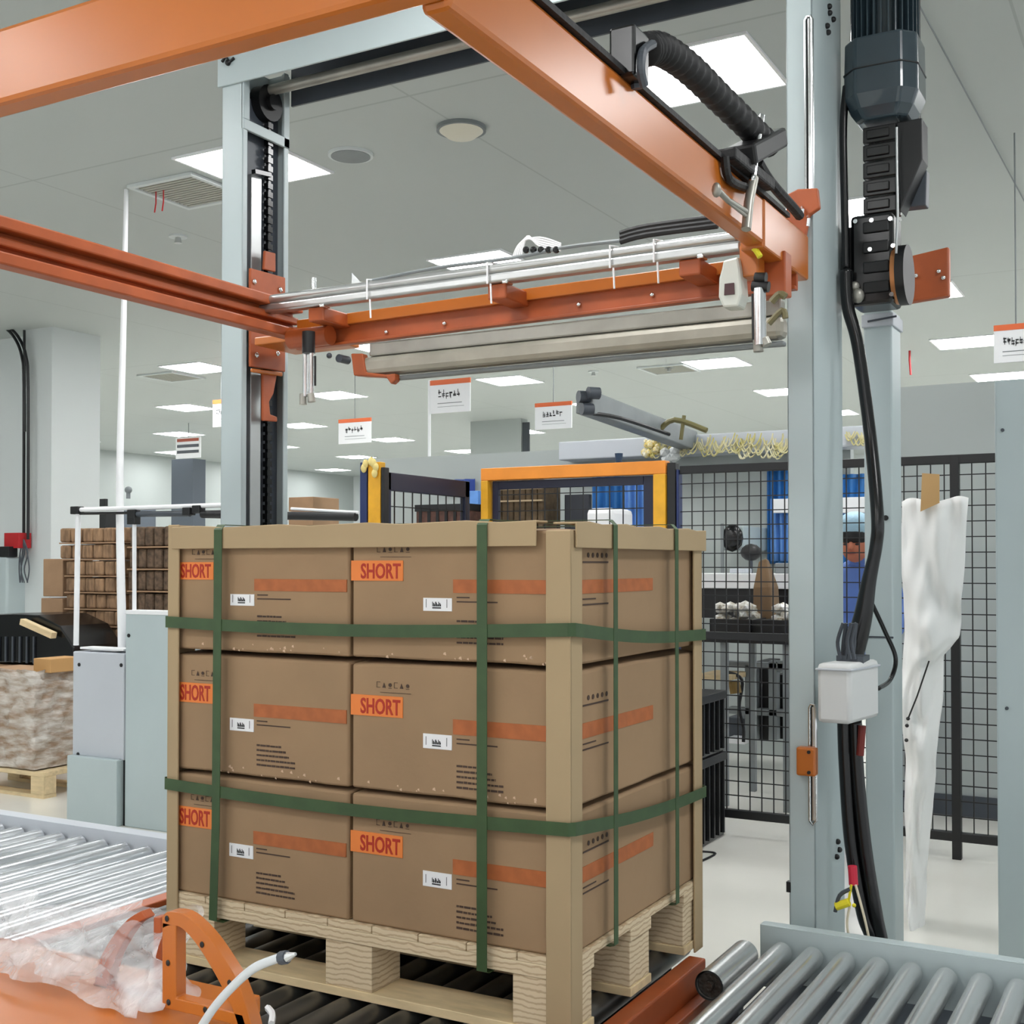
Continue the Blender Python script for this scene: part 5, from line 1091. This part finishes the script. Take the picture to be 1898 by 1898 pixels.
mb = MB(); mb.prism([onY(x, y, YO) for x, y in ((300, 1708), (326, 1714), (326, 1850), (450, 1880), (458, 1905), (300, 1868))], (0, .022, 0)); mb.build('leg', ORANGE, t, bev=.002)
for px, py in ((309, 1703), (374, 1751), (311, 1785), (425, 1822), (312, 1858), (380, 1872)): q = onY(px, py, YO - .001); mb = MB(); mb.ball(q, .004, (1, .4, 1.2)); mb.build('rivet', BLACK, t)
YO2 = 1.42
t2 = thing('orange_guard', 'second orange arched bracket standing under the clear film', 'bracket', onY(200, 1880, YO2))
arc_strip(cat([(262, 1688), (235, 1705), (205, 1740), (182, 1785), (172, 1840)]), cat([(272, 1702), (250, 1716), (225, 1752), (208, 1790), (198, 1840)]), YO2, .02, ORANGE2, 'arch', t2)
mb = MB(); mb.prism([onY(x, y, YO2) for x, y in ((172, 1822), (290, 1845), (292, 1870), (172, 1845))], (0, .02, 0)); mb.build('foot_bar', ORANGE2, t2, bev=.002)
mb = MB(); mb.prism([onY(x, y, YO2) for x, y in ((284, 1700), (298, 1700), (298, 1860), (284, 1856))], (0, .02, 0)); mb.build('leg', ORANGE2, t2, bev=.002)
# orange deck
zd = onY(300, 1868, 1.4).z
t3 = thing('orange_machine_deck', 'orange steel machine deck filling the bottom left corner', 'machine', (-1.6, 1.2, 0))
xr_ = onY(484, 1890, 1.52).x
mb = MB(); mb.box((-2.3, 1.12, zd - .03), (xr_, 1.52, zd)); mb.build('deck_plate', ORANGE, t3, bev=.004)
mb = MB(); mb.box((-2.28, 1.14, zd - .5), (xr_ - .03, 1.5, zd - .03)); mb.build('deck_body', ORANGE2, t3, bev=.004)
mb = MB(); mb.box((-2.28, 1.2, 0), (-2.2, 1.28, zd - .5)); mb.box((xr_ - .1, 1.2, 0), (xr_ - .03, 1.28, zd - .5)); mb.build('leg', ORANGE2, t3)
# clear film heap
def ff(u, v):
    px = -60 + 362 * u; top = 1668 + 18 * math.sin(u * 2.2) + (8 if u > .9 else 0); bot = 1872 - 60 * (1 - u) + (-20 * math.sin(u * 6) if u < .9 else 0)
    py = top + (bot - top) * v; Y = 1.36 + .10 * (1 - v) - .02
    p = onY(px, py, Y); nn = noise.noise(V((u * 5, v * 4, 0))) * .03 + noise.noise(V((u * 13, v * 10, 5))) * .008 + noise.noise(V((u * 40, v * 30, 9))) * .002
    p.y += nn; p.z += nn * .2; return p
mb = MB(); mb.grid(ff, 90, 50); mb.build('plastic_film', FILM, label='heap of crumpled clear plastic film draped over the orange deck', cat='plastic film', smooth='all')
mb = MB(); mb.grid(lambda u, v: ff(u, v) + V((0, .06 + .02 * math.sin(u * 13 + v * 7), -.004)), 60, 30); mb.build('plastic_film', FILM, label='rear layer of crumpled clear plastic film behind the first heap', cat='plastic film', smooth='all')
mb = MB(); mb.tube([onY(x, y, 1.28) for x, y in ((368, 1912), (395, 1870), (430, 1830), (470, 1795), (510, 1778), (528, 1772))], .0062, 10, smooth=6); 
t = thing('air_tube', 'grey white air tube curving up from the orange deck to a fitting', 'tube', onY(368, 1912, 1.28)); mb.build('tube_line', mat('tube_grey', (200, 204, 206), .35), t, smooth='all')
mb = MB(); mb.tube([onY(520, 1776, 1.28), onY(532, 1774, 1.28)], .009, 10); mb.build('fitting', GREYD, t); mb = MB(); mb.tube([onY(532, 1774, 1.28), onY(548, 1768, 1.28)], lambda s_: .006 * (1 - .8 * s_) + .001, 8); mb.build('tip', ALU, t)
mb = MB(); mb.tube([onZ(496, 1868, .425), onZ(505, 1880, .425), onZ(503, 1898, .425)], .008, 6, smooth=4); mb.build('strap_scrap', WHITE, label='small white strap scrap lying on the rollers at the bottom', cat='scrap')
# orange panel at left edge
#a; b_ = onY(32, 1660, 1.9); mb = MB(); mb.prism([onY(-60, 1565, 1.6), onY(32, 1552, 1.6), onY(32, 1652, 1.6), onY(-60, 1675, 1.6)], (0, .006, 0)); q = onY(-20, 1660, 1.6); mb.box((q.x - .04, 1.604, 0), (q.x, 1.634, q.z + .03)); mb.build('orange_cover', ORANGE, label='plain orange cover plate at the left picture edge above the rollers', cat='cover plate', bev=.004)
